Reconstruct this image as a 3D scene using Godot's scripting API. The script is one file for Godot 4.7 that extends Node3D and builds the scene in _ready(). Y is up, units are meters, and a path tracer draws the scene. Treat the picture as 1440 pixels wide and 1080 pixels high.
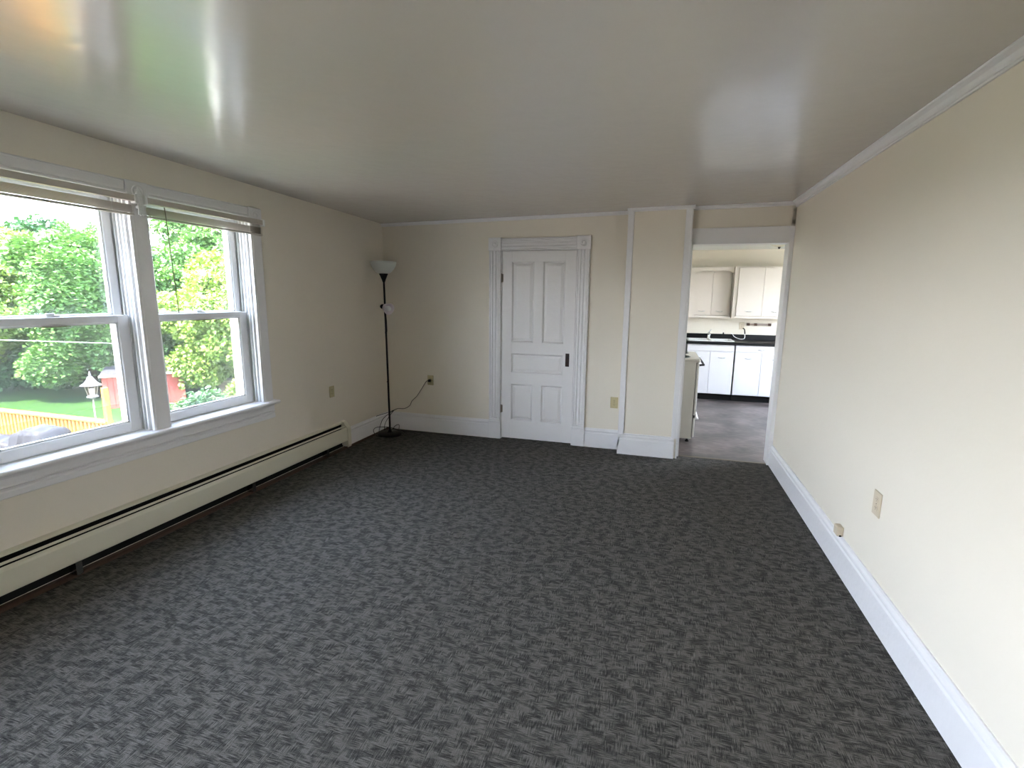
extends Node3D

# ---------------------------------------------------------------- helpers
var taken := {}
var M := {}
var rng := RandomNumberGenerator.new()

const W := 4.0785      # left wall stands at x = -W, right wall at x = 0, back wall at z = 0
const ZK := 0.0531     # wall with the kitchen opening
const ZC := 0.1364     # face of the boxed chase
const CL := -1.4009
const CR := -0.8566
const ZF := 8.4        # wall behind the viewer
const GY := -3.2       # garden level

func numbered(n: String) -> String:
	if not taken.has(n):
		taken[n] = 0
		return n
	taken[n] += 1
	return "%s_%03d" % [n, taken[n]]

func tag(o: Node3D, label: String, category := "", group := "", kind := "") -> Node3D:
	if label != "":
		o.set_meta("label", label)
	if category != "":
		o.set_meta("category", category)
	if group != "":
		o.set_meta("group", group)
	if kind != "":
		o.set_meta("kind", kind)
	return o

func thing(called: String, at: Vector3, label: String, category: String, group := "", turn := 0.0) -> Node3D:
	var o := Node3D.new()
	o.name = numbered(called)
	o.position = at
	o.rotation.y = turn
	add_child(o)
	return tag(o, label, category, group)

func mb(smooth := false) -> SurfaceTool:
	var st := SurfaceTool.new()
	st.begin(Mesh.PRIMITIVE_TRIANGLES)
	st.set_smooth_group(0 if smooth else -1)
	return st

func obj(called: String, st: SurfaceTool, m: Material, parent: Node = null) -> MeshInstance3D:
	st.generate_normals()
	return obj_mesh(called, st.commit(), m, parent)

func obj_mesh(called: String, mesh: Mesh, m: Material, parent: Node = null) -> MeshInstance3D:
	var o := MeshInstance3D.new()
	o.mesh = mesh
	o.material_override = m
	o.cast_shadow = GeometryInstance3D.SHADOW_CASTING_SETTING_ON
	if parent == null or parent == self:
		o.name = numbered(called)
		add_child(o, true)
	else:
		o.name = called
		parent.add_child(o, true)
	return o

func struct(called: String, st: SurfaceTool, m: Material, parent: Node = null) -> MeshInstance3D:
	var o := obj(called, st, m, parent)
	if parent == null:
		o.set_meta("kind", "structure")
	return o

func group_struct(called: String) -> Node3D:
	var o := Node3D.new()
	o.name = numbered(called)
	add_child(o)
	o.set_meta("kind", "structure")
	return o

func v3(x: float, y: float, z: float) -> Vector3:
	return Vector3(x, y, z)

# triangle whose front looks along the hint
func tri(st: SurfaceTool, a: Vector3, b: Vector3, c: Vector3, hint: Vector3) -> void:
	if (b - a).cross(c - a).dot(hint) > 0.0:   # Godot: clockwise is the front
		st.add_vertex(a); st.add_vertex(c); st.add_vertex(b)
	else:
		st.add_vertex(a); st.add_vertex(b); st.add_vertex(c)

func quad(st: SurfaceTool, a: Vector3, b: Vector3, c: Vector3, d: Vector3, hint: Vector3) -> void:
	tri(st, a, b, c, hint)
	tri(st, a, c, d, hint)

# box between two corners with chamfered edges
func box(st: SurfaceTool, lo: Vector3, hi: Vector3, ch := 0.0) -> void:
	var c := (lo + hi) * 0.5
	var h := (hi - lo).abs() * 0.5
	ch = minf(ch, minf(h.x, minf(h.y, h.z)) * 0.9)
	box_at(st, Transform3D(Basis(), c), h, ch)

func box_at(st: SurfaceTool, t: Transform3D, h: Vector3, ch := 0.0) -> void:
	var P := func(s: Vector3, axis: int) -> Vector3:
		var q := s * (h - Vector3.ONE * ch)
		q[axis] = s[axis] * h[axis]
		return t * q
	for axis in 3:
		var a1: int = (axis + 1) % 3
		var a2: int = (axis + 2) % 3
		for s in [-1.0, 1.0]:
			var n := Vector3.ZERO
			n[axis] = s
			var q := []
			for k in [[-1, -1], [1, -1], [1, 1], [-1, 1]]:
				var sg := Vector3.ZERO
				sg[axis] = s; sg[a1] = k[0]; sg[a2] = k[1]
				q.append(P.call(sg, axis))
			quad(st, q[0], q[1], q[2], q[3], t.basis * n)
		if ch > 0.0:
			for s1 in [-1.0, 1.0]:
				for s2 in [-1.0, 1.0]:
					var e := []
					for s0 in [-1.0, 1.0]:
						var sg := Vector3.ZERO
						sg[axis] = s0; sg[a1] = s1; sg[a2] = s2
						e.append([P.call(sg, a1), P.call(sg, a2)])
					var n2 := Vector3.ZERO
					n2[a1] = s1; n2[a2] = s2
					quad(st, e[0][0], e[0][1], e[1][1], e[1][0], t.basis * n2)
	if ch > 0.0:
		for sx in [-1.0, 1.0]:
			for sy in [-1.0, 1.0]:
				for sz in [-1.0, 1.0]:
					var s := Vector3(sx, sy, sz)
					tri(st, P.call(s, 0), P.call(s, 1), P.call(s, 2), t.basis * s)

# profile of (out, up) points swept from a to b; out is the direction away from the wall, the profile is closed
func sweep(st: SurfaceTool, a: Vector3, b: Vector3, out: Vector3, prof: Array, up := Vector3.UP) -> void:
	var n := prof.size()
	var mid := Vector2.ZERO
	for p in prof:
		mid += p
	mid /= n
	var A := []
	var B := []
	for p in prof:
		A.append(a + out * p.x + up * p.y)
		B.append(b + out * p.x + up * p.y)
	var area := 0.0
	for i in n:
		var p0: Vector2 = prof[i]
		var p1: Vector2 = prof[(i + 1) % n]
		area += p0.cross(p1)
	for i in n:
		var j := (i + 1) % n
		var p: Vector2 = prof[i]
		var q: Vector2 = prof[j]
		var e := q - p
		var nn := Vector2(e.y, -e.x) * signf(area)
		quad(st, A[i], A[j], B[j], B[i], out * nn.x + up * nn.y)
	var pts := PackedVector2Array(prof)
	var idx := Geometry2D.triangulate_polygon(pts)
	var dir := (b - a).normalized()
	for k in range(0, idx.size(), 3):
		tri(st, A[idx[k]], A[idx[k + 1]], A[idx[k + 2]], -dir)
		tri(st, B[idx[k]], B[idx[k + 1]], B[idx[k + 2]], dir)

# turned profile of (radius, height)
func lathe(st: SurfaceTool, at: Transform3D, prof: Array, seg := 32) -> void:
	for i in prof.size() - 1:
		var p: Vector2 = prof[i]
		var q: Vector2 = prof[i + 1]
		for k in seg:
			var a0 := TAU * k / seg
			var a1 := TAU * (k + 1) / seg
			var c0 := v3(cos(a0), 0, sin(a0))
			var c1 := v3(cos(a1), 0, sin(a1))
			var y0 := v3(0, p.y, 0)
			var y1 := v3(0, q.y, 0)
			var e := q - p
			var hint: Vector3 = at.basis * ((c0 + c1) * 0.5 * e.y + Vector3.UP * -e.x)
			if p.x > 1e-5 and q.x > 1e-5:
				quad(st, at * (c0 * p.x + y0), at * (c1 * p.x + y0), at * (c1 * q.x + y1), at * (c0 * q.x + y1), hint)
			elif p.x > 1e-5:
				tri(st, at * (c0 * p.x + y0), at * (c1 * p.x + y0), at * y1, hint)
			elif q.x > 1e-5:
				tri(st, at * y0, at * (c1 * q.x + y1), at * (c0 * q.x + y1), hint)

func tube(st: SurfaceTool, pts: Array, r: float, seg := 8, smooth_path := 0, r_end := -1.0) -> void:
	var path := pts
	if smooth_path > 0:
		var cv := Curve3D.new()
		for i in pts.size():
			var t0: Vector3 = (pts[mini(i + 1, pts.size() - 1)] - pts[maxi(i - 1, 0)]) / 6.0
			cv.add_point(pts[i], -t0, t0)
		path = []
		for i in pts.size() - 1:
			for k in smooth_path:
				path.append(cv.sample(i, float(k) / smooth_path))
		path.append(pts[-1])
	var rings := []
	var nrm := Vector3.ZERO
	for i in path.size():
		var d: Vector3 = (path[mini(i + 1, path.size() - 1)] - path[maxi(i - 1, 0)]).normalized()
		if nrm == Vector3.ZERO:
			nrm = d.cross(Vector3.UP if absf(d.y) < 0.9 else Vector3.RIGHT).normalized()
		nrm = (nrm - d * nrm.dot(d)).normalized()
		var bi := d.cross(nrm)
		var ring := []
		var rr := r if r_end < 0.0 else lerpf(r, r_end, float(i) / (path.size() - 1))
		for k in seg:
			var a := TAU * k / seg
			ring.append(path[i] + (nrm * cos(a) + bi * sin(a)) * rr)
		rings.append(ring)
	for i in rings.size() - 1:
		for k in seg:
			var j := (k + 1) % seg
			var ctr: Vector3 = (path[i] + path[i + 1]) * 0.5
			quad(st, rings[i][k], rings[i][j], rings[i + 1][j], rings[i + 1][k], (rings[i][k] + rings[i][j] + rings[i + 1][j]) / 3.0 - ctr)
	for k in seg:
		var j := (k + 1) % seg
		tri(st, rings[0][k], rings[0][j], path[0], path[0] - path[1])
		tri(st, rings[-1][k], rings[-1][j], path[-1], path[-1] - path[-2])

func mat(c: Color, rough := 0.6, spec := 0.5, metal := 0.0) -> StandardMaterial3D:
	var m := StandardMaterial3D.new()
	m.albedo_color = c
	m.roughness = rough
	m.metallic_specular = spec
	m.metallic = metal
	m.uv1_triplanar = true
	m.uv1_world_triplanar = true
	return m

func bumpy(m: StandardMaterial3D, freq: float, size_m: float, strength: float, seed_ := 1, oct := 3) -> StandardMaterial3D:
	var n := FastNoiseLite.new()
	n.seed = seed_
	n.noise_type = FastNoiseLite.TYPE_SIMPLEX_SMOOTH
	n.frequency = freq
	n.fractal_octaves = oct
	var t := NoiseTexture2D.new()
	t.width = 512
	t.height = 512
	t.seamless = true
	t.as_normal_map = true
	t.bump_strength = strength
	t.noise = n
	m.normal_enabled = true
	m.normal_texture = t
	m.normal_scale = 1.0
	m.uv1_scale = Vector3.ONE / size_m
	return m

func tone_noise(m: StandardMaterial3D, freq: float, size_m: float, a: Color, b: Color, seed_ := 1, oct := 4) -> StandardMaterial3D:
	var n := FastNoiseLite.new()
	n.seed = seed_
	n.noise_type = FastNoiseLite.TYPE_SIMPLEX_SMOOTH
	n.frequency = freq
	n.fractal_octaves = oct
	var g := Gradient.new()
	g.set_color(0, a)
	g.set_color(1, b)
	g.set_offset(0, 0.25)
	g.set_offset(1, 0.75)
	var t := NoiseTexture2D.new()
	t.width = 512
	t.height = 512
	t.seamless = true
	t.color_ramp = g
	t.noise = n
	m.albedo_color = Color.WHITE
	m.albedo_texture = t
	m.uv1_scale = Vector3.ONE / size_m
	return m

# a floor plan of smooth tones that wraps at its edges
func wrap_grid(n: int, r: RandomNumberGenerator) -> Array:
	var g := []
	for i in n * n:
		g.append(r.randf())
	return g

func wrap_at(g: Array, n: int, u: float, v: float) -> float:
	var x := fposmod(u, 1.0) * n
	var y := fposmod(v, 1.0) * n
	var x0 := int(x) % n
	var y0 := int(y) % n
	var x1 := (x0 + 1) % n
	var y1 := (y0 + 1) % n
	var fx := smoothstep(0.0, 1.0, x - floorf(x))
	var fy := smoothstep(0.0, 1.0, y - floorf(y))
	return lerpf(lerpf(g[y0 * n + x0], g[y0 * n + x1], fx), lerpf(g[y1 * n + x0], g[y1 * n + x1], fx), fy)

func wrap_rect(im: Image, x: int, y: int, w: int, h: int, c: Color) -> void:
	var s := im.get_width()
	for ox in [0, -s]:
		for oy in [0, -s]:
			im.fill_rect(Rect2i(x + ox, y + oy, w, h), c)

func noise_bytes(w: int, h: int, s: int, freq: float, seed_: int, oct := 2) -> PackedByteArray:
	var n := FastNoiseLite.new()
	n.seed = seed_
	n.noise_type = FastNoiseLite.TYPE_SIMPLEX_SMOOTH
	n.frequency = freq
	n.fractal_octaves = oct
	var im := n.get_seamless_image(w, h)
	im.convert(Image.FORMAT_L8)
	im.resize(s, s, Image.INTERPOLATE_BILINEAR)
	return im.get_data()

func carpet_texture() -> ImageTexture:
	var s := 1024                        # 1.4 m of carpet
	var blot := noise_bytes(270, 1024, s, 0.062, 5, 4)      # ragged patches, longer across the room
	var cloud := noise_bytes(200, 256, s, 0.085, 6, 3)
	var pick := noise_bytes(256, 256, s, 0.09, 7, 2)
	var wx := noise_bytes(96, 1024, s, 0.30, 8, 1)          # threads across
	var wz := noise_bytes(1024, 96, s, 0.30, 9, 1)          # threads along
	var fine := noise_bytes(1024, 1024, s, 0.42, 10, 1)
	var out := PackedByteArray()
	out.resize(s * s * 3)
	for i in s * s:
		var p := smoothstep(0.35, 0.65, pick[i] / 255.0)
		var thread := lerpf(wx[i], wz[i], p) / 255.0 - 0.5
		var b := 0.5 + (0.62 * (blot[i] - 128.0) + 0.55 * (cloud[i] - 128.0)) / 255.0 + thread * 0.50
		var k := lerpf(0.230, 0.352, smoothstep(0.22, 0.72, b))
		k += thread * 0.16 + (fine[i] / 255.0 - 0.5) * 0.15
		k = clampf(k, 0.13, 0.62)
		out[i * 3] = int(k * 1.035 * 255.0)
		out[i * 3 + 1] = int(k * 255.0)
		out[i * 3 + 2] = int(k * 0.945 * 255.0)
	return ImageTexture.create_from_image(Image.create_from_data(s, s, false, Image.FORMAT_RGB8, out))

func vinyl_texture() -> ImageTexture:
	var r := RandomNumberGenerator.new()
	r.seed = 12
	var s := 512
	var im := Image.create(s, s, false, Image.FORMAT_RGB8)
	var g1 := wrap_grid(9, r)
	var g2 := wrap_grid(37, r)
	for y in s:
		for x in s:
			var k := 0.345 + 0.17 * (wrap_at(g1, 9, x / 512.0, y / 512.0) - 0.5) + 0.10 * (wrap_at(g2, 37, x / 512.0, y / 256.0) - 0.5)
			im.set_pixel(x, y, Color(k * 1.08, k * 0.965, k * 0.93))
	return ImageTexture.create_from_image(im)

func ceil_y(x: float, z: float) -> float:
	var u := clampf(-x / W, 0.0, 1.0)        # 0 at the right wall
	var v := clampf(z / 3.3, 0.0, 1.1)
	return lerpf(lerpf(2.368, 2.313, u), lerpf(2.341, 2.366, u), v)

# ---------------------------------------------------------------- scene
func _ready() -> void:
	rng.seed = 4
	# camera
	var cam := Camera3D.new()
	cam.name = "camera"
	cam.transform = Transform3D(Basis(Vector3(0.95807623, 0.00985022, -0.28634404), Vector3(-0.05864849, 0.98498909, -0.16234794), Vector3(0.28044659, 0.17233535, 0.94427233)), Vector3(-1.0713, 1.5282, 5.0202))
	cam.fov = rad_to_deg(2.0 * atan(540.0 / 694.67))
	cam.near = 0.05
	cam.far = 300.0
	add_child(cam)
	cam.current = true
	# sky, exposure
	var sky_m := ProceduralSkyMaterial.new()
	sky_m.sky_top_color = Color(0.78, 0.87, 1.0)
	sky_m.sky_horizon_color = Color(0.95, 0.97, 1.0)
	sky_m.sky_curve = 0.25
	sky_m.ground_bottom_color = Color(0.30, 0.32, 0.26)
	sky_m.ground_horizon_color = Color(0.45, 0.48, 0.42)
	sky_m.sky_energy_multiplier = 1.0
	sky_m.ground_energy_multiplier = 0.5
	sky_m.sun_angle_max = 1.0
	var sky := Sky.new()
	sky.sky_material = sky_m
	var env := Environment.new()
	env.background_mode = Environment.BG_SKY
	env.sky = sky
	env.background_energy_multiplier = 10.0
	env.tonemap_mode = Environment.TONE_MAPPER_LINEAR
	env.tonemap_exposure = 3.1
	env.sdfgi_enabled = true
	env.ssao_enabled = true
	env.ssil_enabled = true
	var we := WorldEnvironment.new()
	we.name = "world_environment"
	we.environment = env
	add_child(we)
	# sun, high behind the house front, grazing the window wall
	var sun := DirectionalLight3D.new()
	sun.name = "sun"
	var to_sun := Vector3(-0.10, 0.84, 0.44).normalized()
	sun.look_at_from_position(to_sun * 20.0, Vector3.ZERO, Vector3.UP)
	sun.light_color = Color(1.0, 0.95, 0.86)
	sun.light_energy = 8.0
	sun.light_angular_distance = 0.6
	sun.shadow_enabled = true
	sun.sky_mode = DirectionalLight3D.SKY_MODE_LIGHT_ONLY
	add_child(sun)

	materials()
	shell()
	windows()
	door()
	trims()
	kitchen_shell()
	garden_ground()
	heater()
	lamp()
	outlets()
	blinds()
	kitchen_things()
	garden_things()

func materials() -> void:
	M.wall = bumpy(mat(Color(0.886, 0.853, 0.790), 0.55, 0.4), 0.03, 0.5, 0.3, 3)
	M.ceiling = bumpy(mat(Color(0.80, 0.777, 0.74), 0.18, 0.62), 0.012, 1.2, 0.4, 5)
	M.trim = bumpy(mat(Color(0.885, 0.875, 0.87), 0.35, 0.5), 0.02, 0.5, 0.6, 8)
	M.door = bumpy(mat(Color(0.885, 0.872, 0.862), 0.38, 0.5), 0.02, 0.6, 0.8, 9)
	M.sash = mat(Color(0.88, 0.88, 0.88), 0.35, 0.5)
	M.blind = mat(Color(0.74, 0.71, 0.67), 0.5, 0.5)
	M.blind.backlight_enabled = true
	M.blind.backlight = Color(0.30, 0.27, 0.20)
	M.heater = mat(Color(0.82, 0.80, 0.72), 0.4, 0.5)
	M.dark = mat(Color(0.07, 0.065, 0.06), 0.8, 0.3)
	M.brown_wood = mat(Color(0.26, 0.18, 0.12), 0.6, 0.4)
	M.plate = mat(Color(0.73, 0.68, 0.52), 0.35, 0.5)
	M.ivory = mat(Color(0.78, 0.72, 0.62), 0.4, 0.5)
	M.black = mat(Color(0.035, 0.03, 0.028), 0.5, 0.4)
	M.bronze = mat(Color(0.16, 0.08, 0.055), 0.4, 0.5, 0.3)
	M.steel = mat(Color(0.72, 0.72, 0.72), 0.25, 0.5, 1.0)
	M.chrome = mat(Color(0.85, 0.86, 0.87), 0.12, 0.5, 1.0)
	M.hinge = mat(Color(0.46, 0.42, 0.36), 0.5, 0.5, 0.3)
	M.shade = mat(Color(0.86, 0.87, 0.85), 0.35, 0.5)
	M.shade.backlight_enabled = true
	M.shade.backlight = Color(0.5, 0.5, 0.48)
	M.frost = mat(Color(0.90, 0.86, 0.88), 0.3, 0.5)
	M.frost.backlight_enabled = true
	M.frost.backlight = Color(0.6, 0.58, 0.58)
	M.carpet = mat(Color(1, 1, 1), 0.95, 0.2)
	M.carpet.albedo_texture = carpet_texture()
	M.carpet.uv1_scale = Vector3.ONE / 1.4
	M.vinyl = mat(Color(1, 1, 1), 0.42, 0.5)
	M.vinyl.albedo_texture = vinyl_texture()
	M.vinyl.uv1_scale = Vector3.ONE / 1.6
	M.cab = mat(Color(0.84, 0.83, 0.835), 0.35, 0.5)
	M.rack = mat(Color(0.56, 0.50, 0.46), 0.5, 0.4)
	M.cab_wall = mat(Color(0.86, 0.82, 0.775), 0.4, 0.5)
	M.counter = tone_noise(mat(Color.BLACK, 0.4, 0.3), 0.2, 0.2, Color(0.035, 0.037, 0.045), Color(0.07, 0.07, 0.08), 4)
	M.enamel = mat(Color(0.83, 0.82, 0.79), 0.25, 0.5)
	M.white = mat(Color(0.92, 0.92, 0.91), 0.3, 0.5)
	var gl := mat(Color(0.96, 1.0, 0.98, 0.04), 0.0, 0.5)
	gl.transparency = BaseMaterial3D.TRANSPARENCY_ALPHA
	gl.uv1_triplanar = false
	M.glass = gl
	var sc := mat(Color(0.30, 0.31, 0.31, 0.2), 0.9, 0.2)
	sc.transparency = BaseMaterial3D.TRANSPARENCY_ALPHA
	M.screen = sc
	M.siding = mat(Color(0.85, 0.85, 0.83), 0.6, 0.4)
	M.lantern = mat(Color(0.42, 0.40, 0.43), 0.4, 0.5)
	M.pine = tone_noise(mat(Color.WHITE, 0.7, 0.3), 0.02, 0.6, Color(0.56, 0.39, 0.16), Color(0.66, 0.48, 0.22), 6)
	M.lawn = tone_noise(mat(Color.WHITE, 0.95, 0.2), 0.03, 4.0, Color(0.09, 0.19, 0.08), Color(0.17, 0.28, 0.11), 11, 5)
	M.bark = tone_noise(mat(Color.WHITE, 0.9, 0.2), 0.05, 0.8, Color(0.14, 0.12, 0.10), Color(0.22, 0.19, 0.15), 12)
	M.tarp = bumpy(mat(Color(0.09, 0.08, 0.10), 0.55, 0.35), 0.02, 0.8, 2.0, 14)
	M.red = tone_noise(mat(Color.WHITE, 0.7, 0.3), 0.02, 0.8, Color(0.50, 0.23, 0.20), Color(0.56, 0.29, 0.25), 15)
	M.roof = mat(Color(0.20, 0.20, 0.22), 0.9, 0.3)
	M.fascia = mat(Color(0.85, 0.80, 0.70), 0.6, 0.4)
	M.stone = tone_noise(mat(Color.WHITE, 0.9, 0.3), 0.05, 0.6, Color(0.55, 0.48, 0.42), Color(0.68, 0.62, 0.55), 16)
	M.gravel = mat(Color(0.44, 0.41, 0.38), 0.95, 0.2)
	M.soil = mat(Color(0.2, 0.15, 0.1), 0.95, 0.2)

# ---------------------------------------------------------------- room shell
func shell() -> void:
	var st := mb()
	box(st, v3(-W - 0.2, -0.25, 0.03), v3(0.14, 0.0, ZF + 0.2))
	box(st, v3(-2.70, -0.02, -0.059), v3(-1.885, 0.0, 0.03))
	tag(struct("floor", st, M.carpet), "dark grey flecked woven carpet covering the whole living room floor")
	# ceiling: a slightly sagging plaster sheet under a slab
	st = mb(true)
	var nx := 12
	var nz := 16
	for i in nx:
		for k in nz:
			var x0 := lerpf(-W - 0.02, 0.02, float(i) / nx)
			var x1 := lerpf(-W - 0.02, 0.02, float(i + 1) / nx)
			var z0 := lerpf(-0.02, ZF + 0.02, float(k) / nz)
			var z1 := lerpf(-0.02, ZF + 0.02, float(k + 1) / nz)
			quad(st, v3(x0, ceil_y(x0, z0), z0), v3(x1, ceil_y(x1, z0), z0), v3(x1, ceil_y(x1, z1), z1), v3(x0, ceil_y(x0, z1), z1), Vector3.DOWN)
	st.set_smooth_group(-1)
	box(st, v3(-W - 0.2, 2.46, -0.1), v3(0.14, 2.62, ZF + 0.2))
	tag(struct("ceiling", st, M.ceiling), "glossy off white painted ceiling over the living room")
	# left wall round the two window openings
	st = mb()
	var xo := -W - 0.20
	var zo := [1.875, 2.695, 2.77, 3.59]
	box(st, v3(xo, -0.25, -0.14), v3(-W, 2.6, zo[0]))
	box(st, v3(xo, -0.25, zo[0]), v3(-W, 0.66, zo[3]))
	box(st, v3(xo, 2.115, zo[0]), v3(-W, 2.6, zo[3]))
	box(st, v3(xo, 0.66, zo[1]), v3(-W, 2.115, zo[2]))
	box(st, v3(xo, -0.25, zo[3]), v3(-W, 2.6, 4.8))
	box(st, v3(xo, -0.25, 4.8), v3(-W, 0.45, 8.1))
	box(st, v3(xo, 2.2, 4.8), v3(-W, 2.6, 8.1))
	box(st, v3(xo, -0.25, 8.1), v3(-W, 2.6, ZF + 0.2))
	tag(struct("wall_left", st, M.wall), "cream wall with the double window and long baseboard heater")
	# back wall with a closed door in it
	st = mb()
	box(st, v3(-W, -0.25, -0.14), v3(-2.70, 2.6, 0))
	box(st, v3(-1.885, -0.25, -0.14), v3(CL, 2.6, 0))
	box(st, v3(-2.70, 2.012, -0.14), v3(-1.885, 2.6, 0))
	box(st, v3(-2.70, -0.25, -0.14), v3(-1.885, -0.02, 0))
	box(st, v3(-2.70, -0.02, -0.14), v3(-1.885, 2.012, -0.06))
	tag(struct("wall_back", st, M.wall), "cream end wall holding the white paneled door")
	# boxed chase
	st = mb()
	box(st, v3(CL, -0.25, -0.14), v3(CR, 2.6, ZC))
	tag(struct("wall_chase", st, M.wall), "cream boxed-out chase between the door and the kitchen opening")
	# wall with the kitchen opening
	st = mb()
	box(st, v3(CR, 2.035, -0.08), v3(0.0, 2.6, ZK))
	box(st, v3(CR, -0.25, -0.08), v3(-0.84, 2.035, ZK))
	box(st, v3(-0.03, -0.25, -0.08), v3(0.14, 2.6, ZK))
	tag(struct("wall_opening", st, M.wall), "cream wall over the kitchen opening")
	st = mb()
	box(st, v3(0.0, -0.25, ZK), v3(0.14, 2.6, ZF + 0.2))
	tag(struct("wall_right", st, M.wall), "long bare cream wall on the right")
	# wall behind the viewer
	st = mb()
	box(st, v3(-W - 0.2, -0.25, ZF), v3(0.14, 2.6, ZF + 0.2))
	struct("wall_front", st, M.brown_wood)
	# a second pair of windows further along the left wall
	var w4 := group_struct("window_3")
	st = mb()
	for r in [[0.45, 0.51, 4.8, 8.1], [2.14, 2.2, 4.8, 8.1], [0.45, 2.2, 4.8, 4.86], [0.45, 2.2, 8.04, 8.1], [0.45, 2.2, 5.87, 5.93], [0.45, 2.2, 6.97, 7.03]]:
		box(st, v3(-W - 0.14, r[0], r[2]), v3(-W - 0.08, r[1], r[3]))
	obj("frame", st, M.sash, w4)
	st = mb()
	box(st, v3(-W - 0.112, 0.48, 4.83), v3(-W - 0.108, 2.17, 8.07))
	obj("pane", st, M.glass, w4)

# fluted casing drawn as a closed (out, across) profile
func fluted(w: float, t: float) -> Array:
	var p := [Vector2(0, 0), Vector2(t * 0.8, 0), Vector2(t, w * 0.05), Vector2(t, w * 0.10), Vector2(t * 0.78, w * 0.14), Vector2(t * 0.95, w * 0.19), Vector2(t * 0.95, w * 0.28), Vector2(t * 0.62, w * 0.34), Vector2(t * 0.62, w * 0.40), Vector2(t * 0.92, w * 0.45)]
	var q := p.duplicate()
	for i in range(p.size() - 1, -1, -1):
		q.append(Vector2(p[i].x, w - p[i].y))
	return q

func rosette_block(parent: Node, ctr: Vector3, out: Vector3, across: Vector3, w: float, h: float, t: float) -> void:
	var st := mb()
	var b := Basis(across, Vector3.UP, out)
	box_at(st, Transform3D(b, ctr + out * (t * 0.5)), v3(w * 0.5, h * 0.5, t * 0.5), 0.003)
	var blk := obj("corner_block", st, M.trim, parent)
	st = mb(true)
	var lb := Basis(across, out, -Vector3.UP)
	lathe(st, Transform3D(lb, ctr + out * t), [Vector2(0.036, -0.002), Vector2(0.036, 0.003), Vector2(0.032, 0.006), Vector2(0.027, 0.003), Vector2(0.022, 0.0015), Vector2(0.016, 0.0015), Vector2(0.013, 0.006), Vector2(0.006, 0.008), Vector2(0.0, 0.008)], 24)
	obj("rosette", st, M.trim, blk)

func windows() -> void:
	var spans := [[1.89, 2.68], [2.785, 3.575]]
	for n in 2:
		var z0: float = spans[n][0]
		var z1: float = spans[n][1]
		var wn := group_struct("window_%d" % (n + 1))
		tag(wn, ["white double-hung window nearest the floor lamp", "white double-hung window at the left edge of the photo"][n])
		# frame with grooved jamb liners
		for side in 2:
			var st := mb()
			var zz := z0 if side == 0 else z1
			var inw := 1.0 if side == 0 else -1.0
			var prof := [Vector2(-0.24, -0.02), Vector2(-0.24, 0.0)]
			for k in 7:
				var xk := -0.205 + k * 0.029
				prof.append(Vector2(xk, 0.0))
				prof.append(Vector2(xk + 0.001, 0.009))
				prof.append(Vector2(xk + 0.012, 0.009))
				prof.append(Vector2(xk + 0.013, -0.008))
				prof.append(Vector2(xk + 0.024, -0.008))
				prof.append(Vector2(xk + 0.025, 0.0))
			prof.append(Vector2(0.0, 0.0))
			prof.append(Vector2(0.0, -0.02))
			# profile x = depth, y = towards the glass
			var a := v3(-W, 0.66, zz)
			var b := v3(-W, 2.115, zz)
			sweep(st, a, b, Vector3.RIGHT, prof, v3(0, 0, inw))
			obj("jamb_liner", st, M.sash, wn)
		var st2 := mb()
		box(st2, v3(-W - 0.24, 2.095, z0), v3(-W, 2.118, z1))
		obj("head_jamb", st2, M.sash, wn)
		st2 = mb()
		box(st2, v3(-W - 0.25, 0.65, z0), v3(-W - 0.06, 0.688, z1), 0.004)
		obj("sill", st2, M.sash, wn)
		# outside casing that stands beyond the sash
		st2 = mb()
		box(st2, v3(-W - 0.24, 0.62, z0 - 0.1), v3(-W - 0.20, 2.2, z0 + 0.012))
		box(st2, v3(-W - 0.24, 0.62, z1 - 0.012), v3(-W - 0.20, 2.2, z1 + (0.1 if n == 1 else 0.045)))
		obj("outer_casing", st2, M.siding, wn)
		# lower sash, room side
		var lo := sash(wn, "lower_sash", -W - 0.112, -W - 0.076, z0 + 0.012, z1 - 0.012, 0.690, 1.402, 0.066, 0.062, 0.042)
		var st3 := mb()
		# latch and finger rail
		box(st3, v3(-W - 0.108, 1.402, (z0 + z1) * 0.5 - 0.035), v3(-W - 0.086, 1.412, (z0 + z1) * 0.5 + 0.035), 0.003)
		box(st3, v3(-W - 0.104, 1.41, (z0 + z1) * 0.5 - 0.012), v3(-W - 0.09, 1.422, (z0 + z1) * 0.5 + 0.03), 0.004)
		obj("sash_lock", st3, M.sash, lo)
		st3 = mb()
		box(st3, v3(-W - 0.10, 1.348, (z0 + z1) * 0.5 - 0.05), v3(-W - 0.074, 1.354, (z0 + z1) * 0.5 + 0.06), 0.001)
		obj("label_strip", st3, M.hinge, lo)
		# upper sash, one track further out
		sash(wn, "upper_sash", -W - 0.160, -W - 0.124, z0 + 0.012, z1 - 0.012, 1.368, 2.095, 0.05, 0.036, 0.03)
		# half screen outside the lower sash
		st3 = mb()
		box(st3, v3(-W - 0.1955, 0.69, z0 + 0.01), v3(-W - 0.1945, 1.39, z1 - 0.01))
		var scr := obj("insect_screen", st3, M.screen, wn)
		scr.set_meta("label", "fine grey insect screen")

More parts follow.
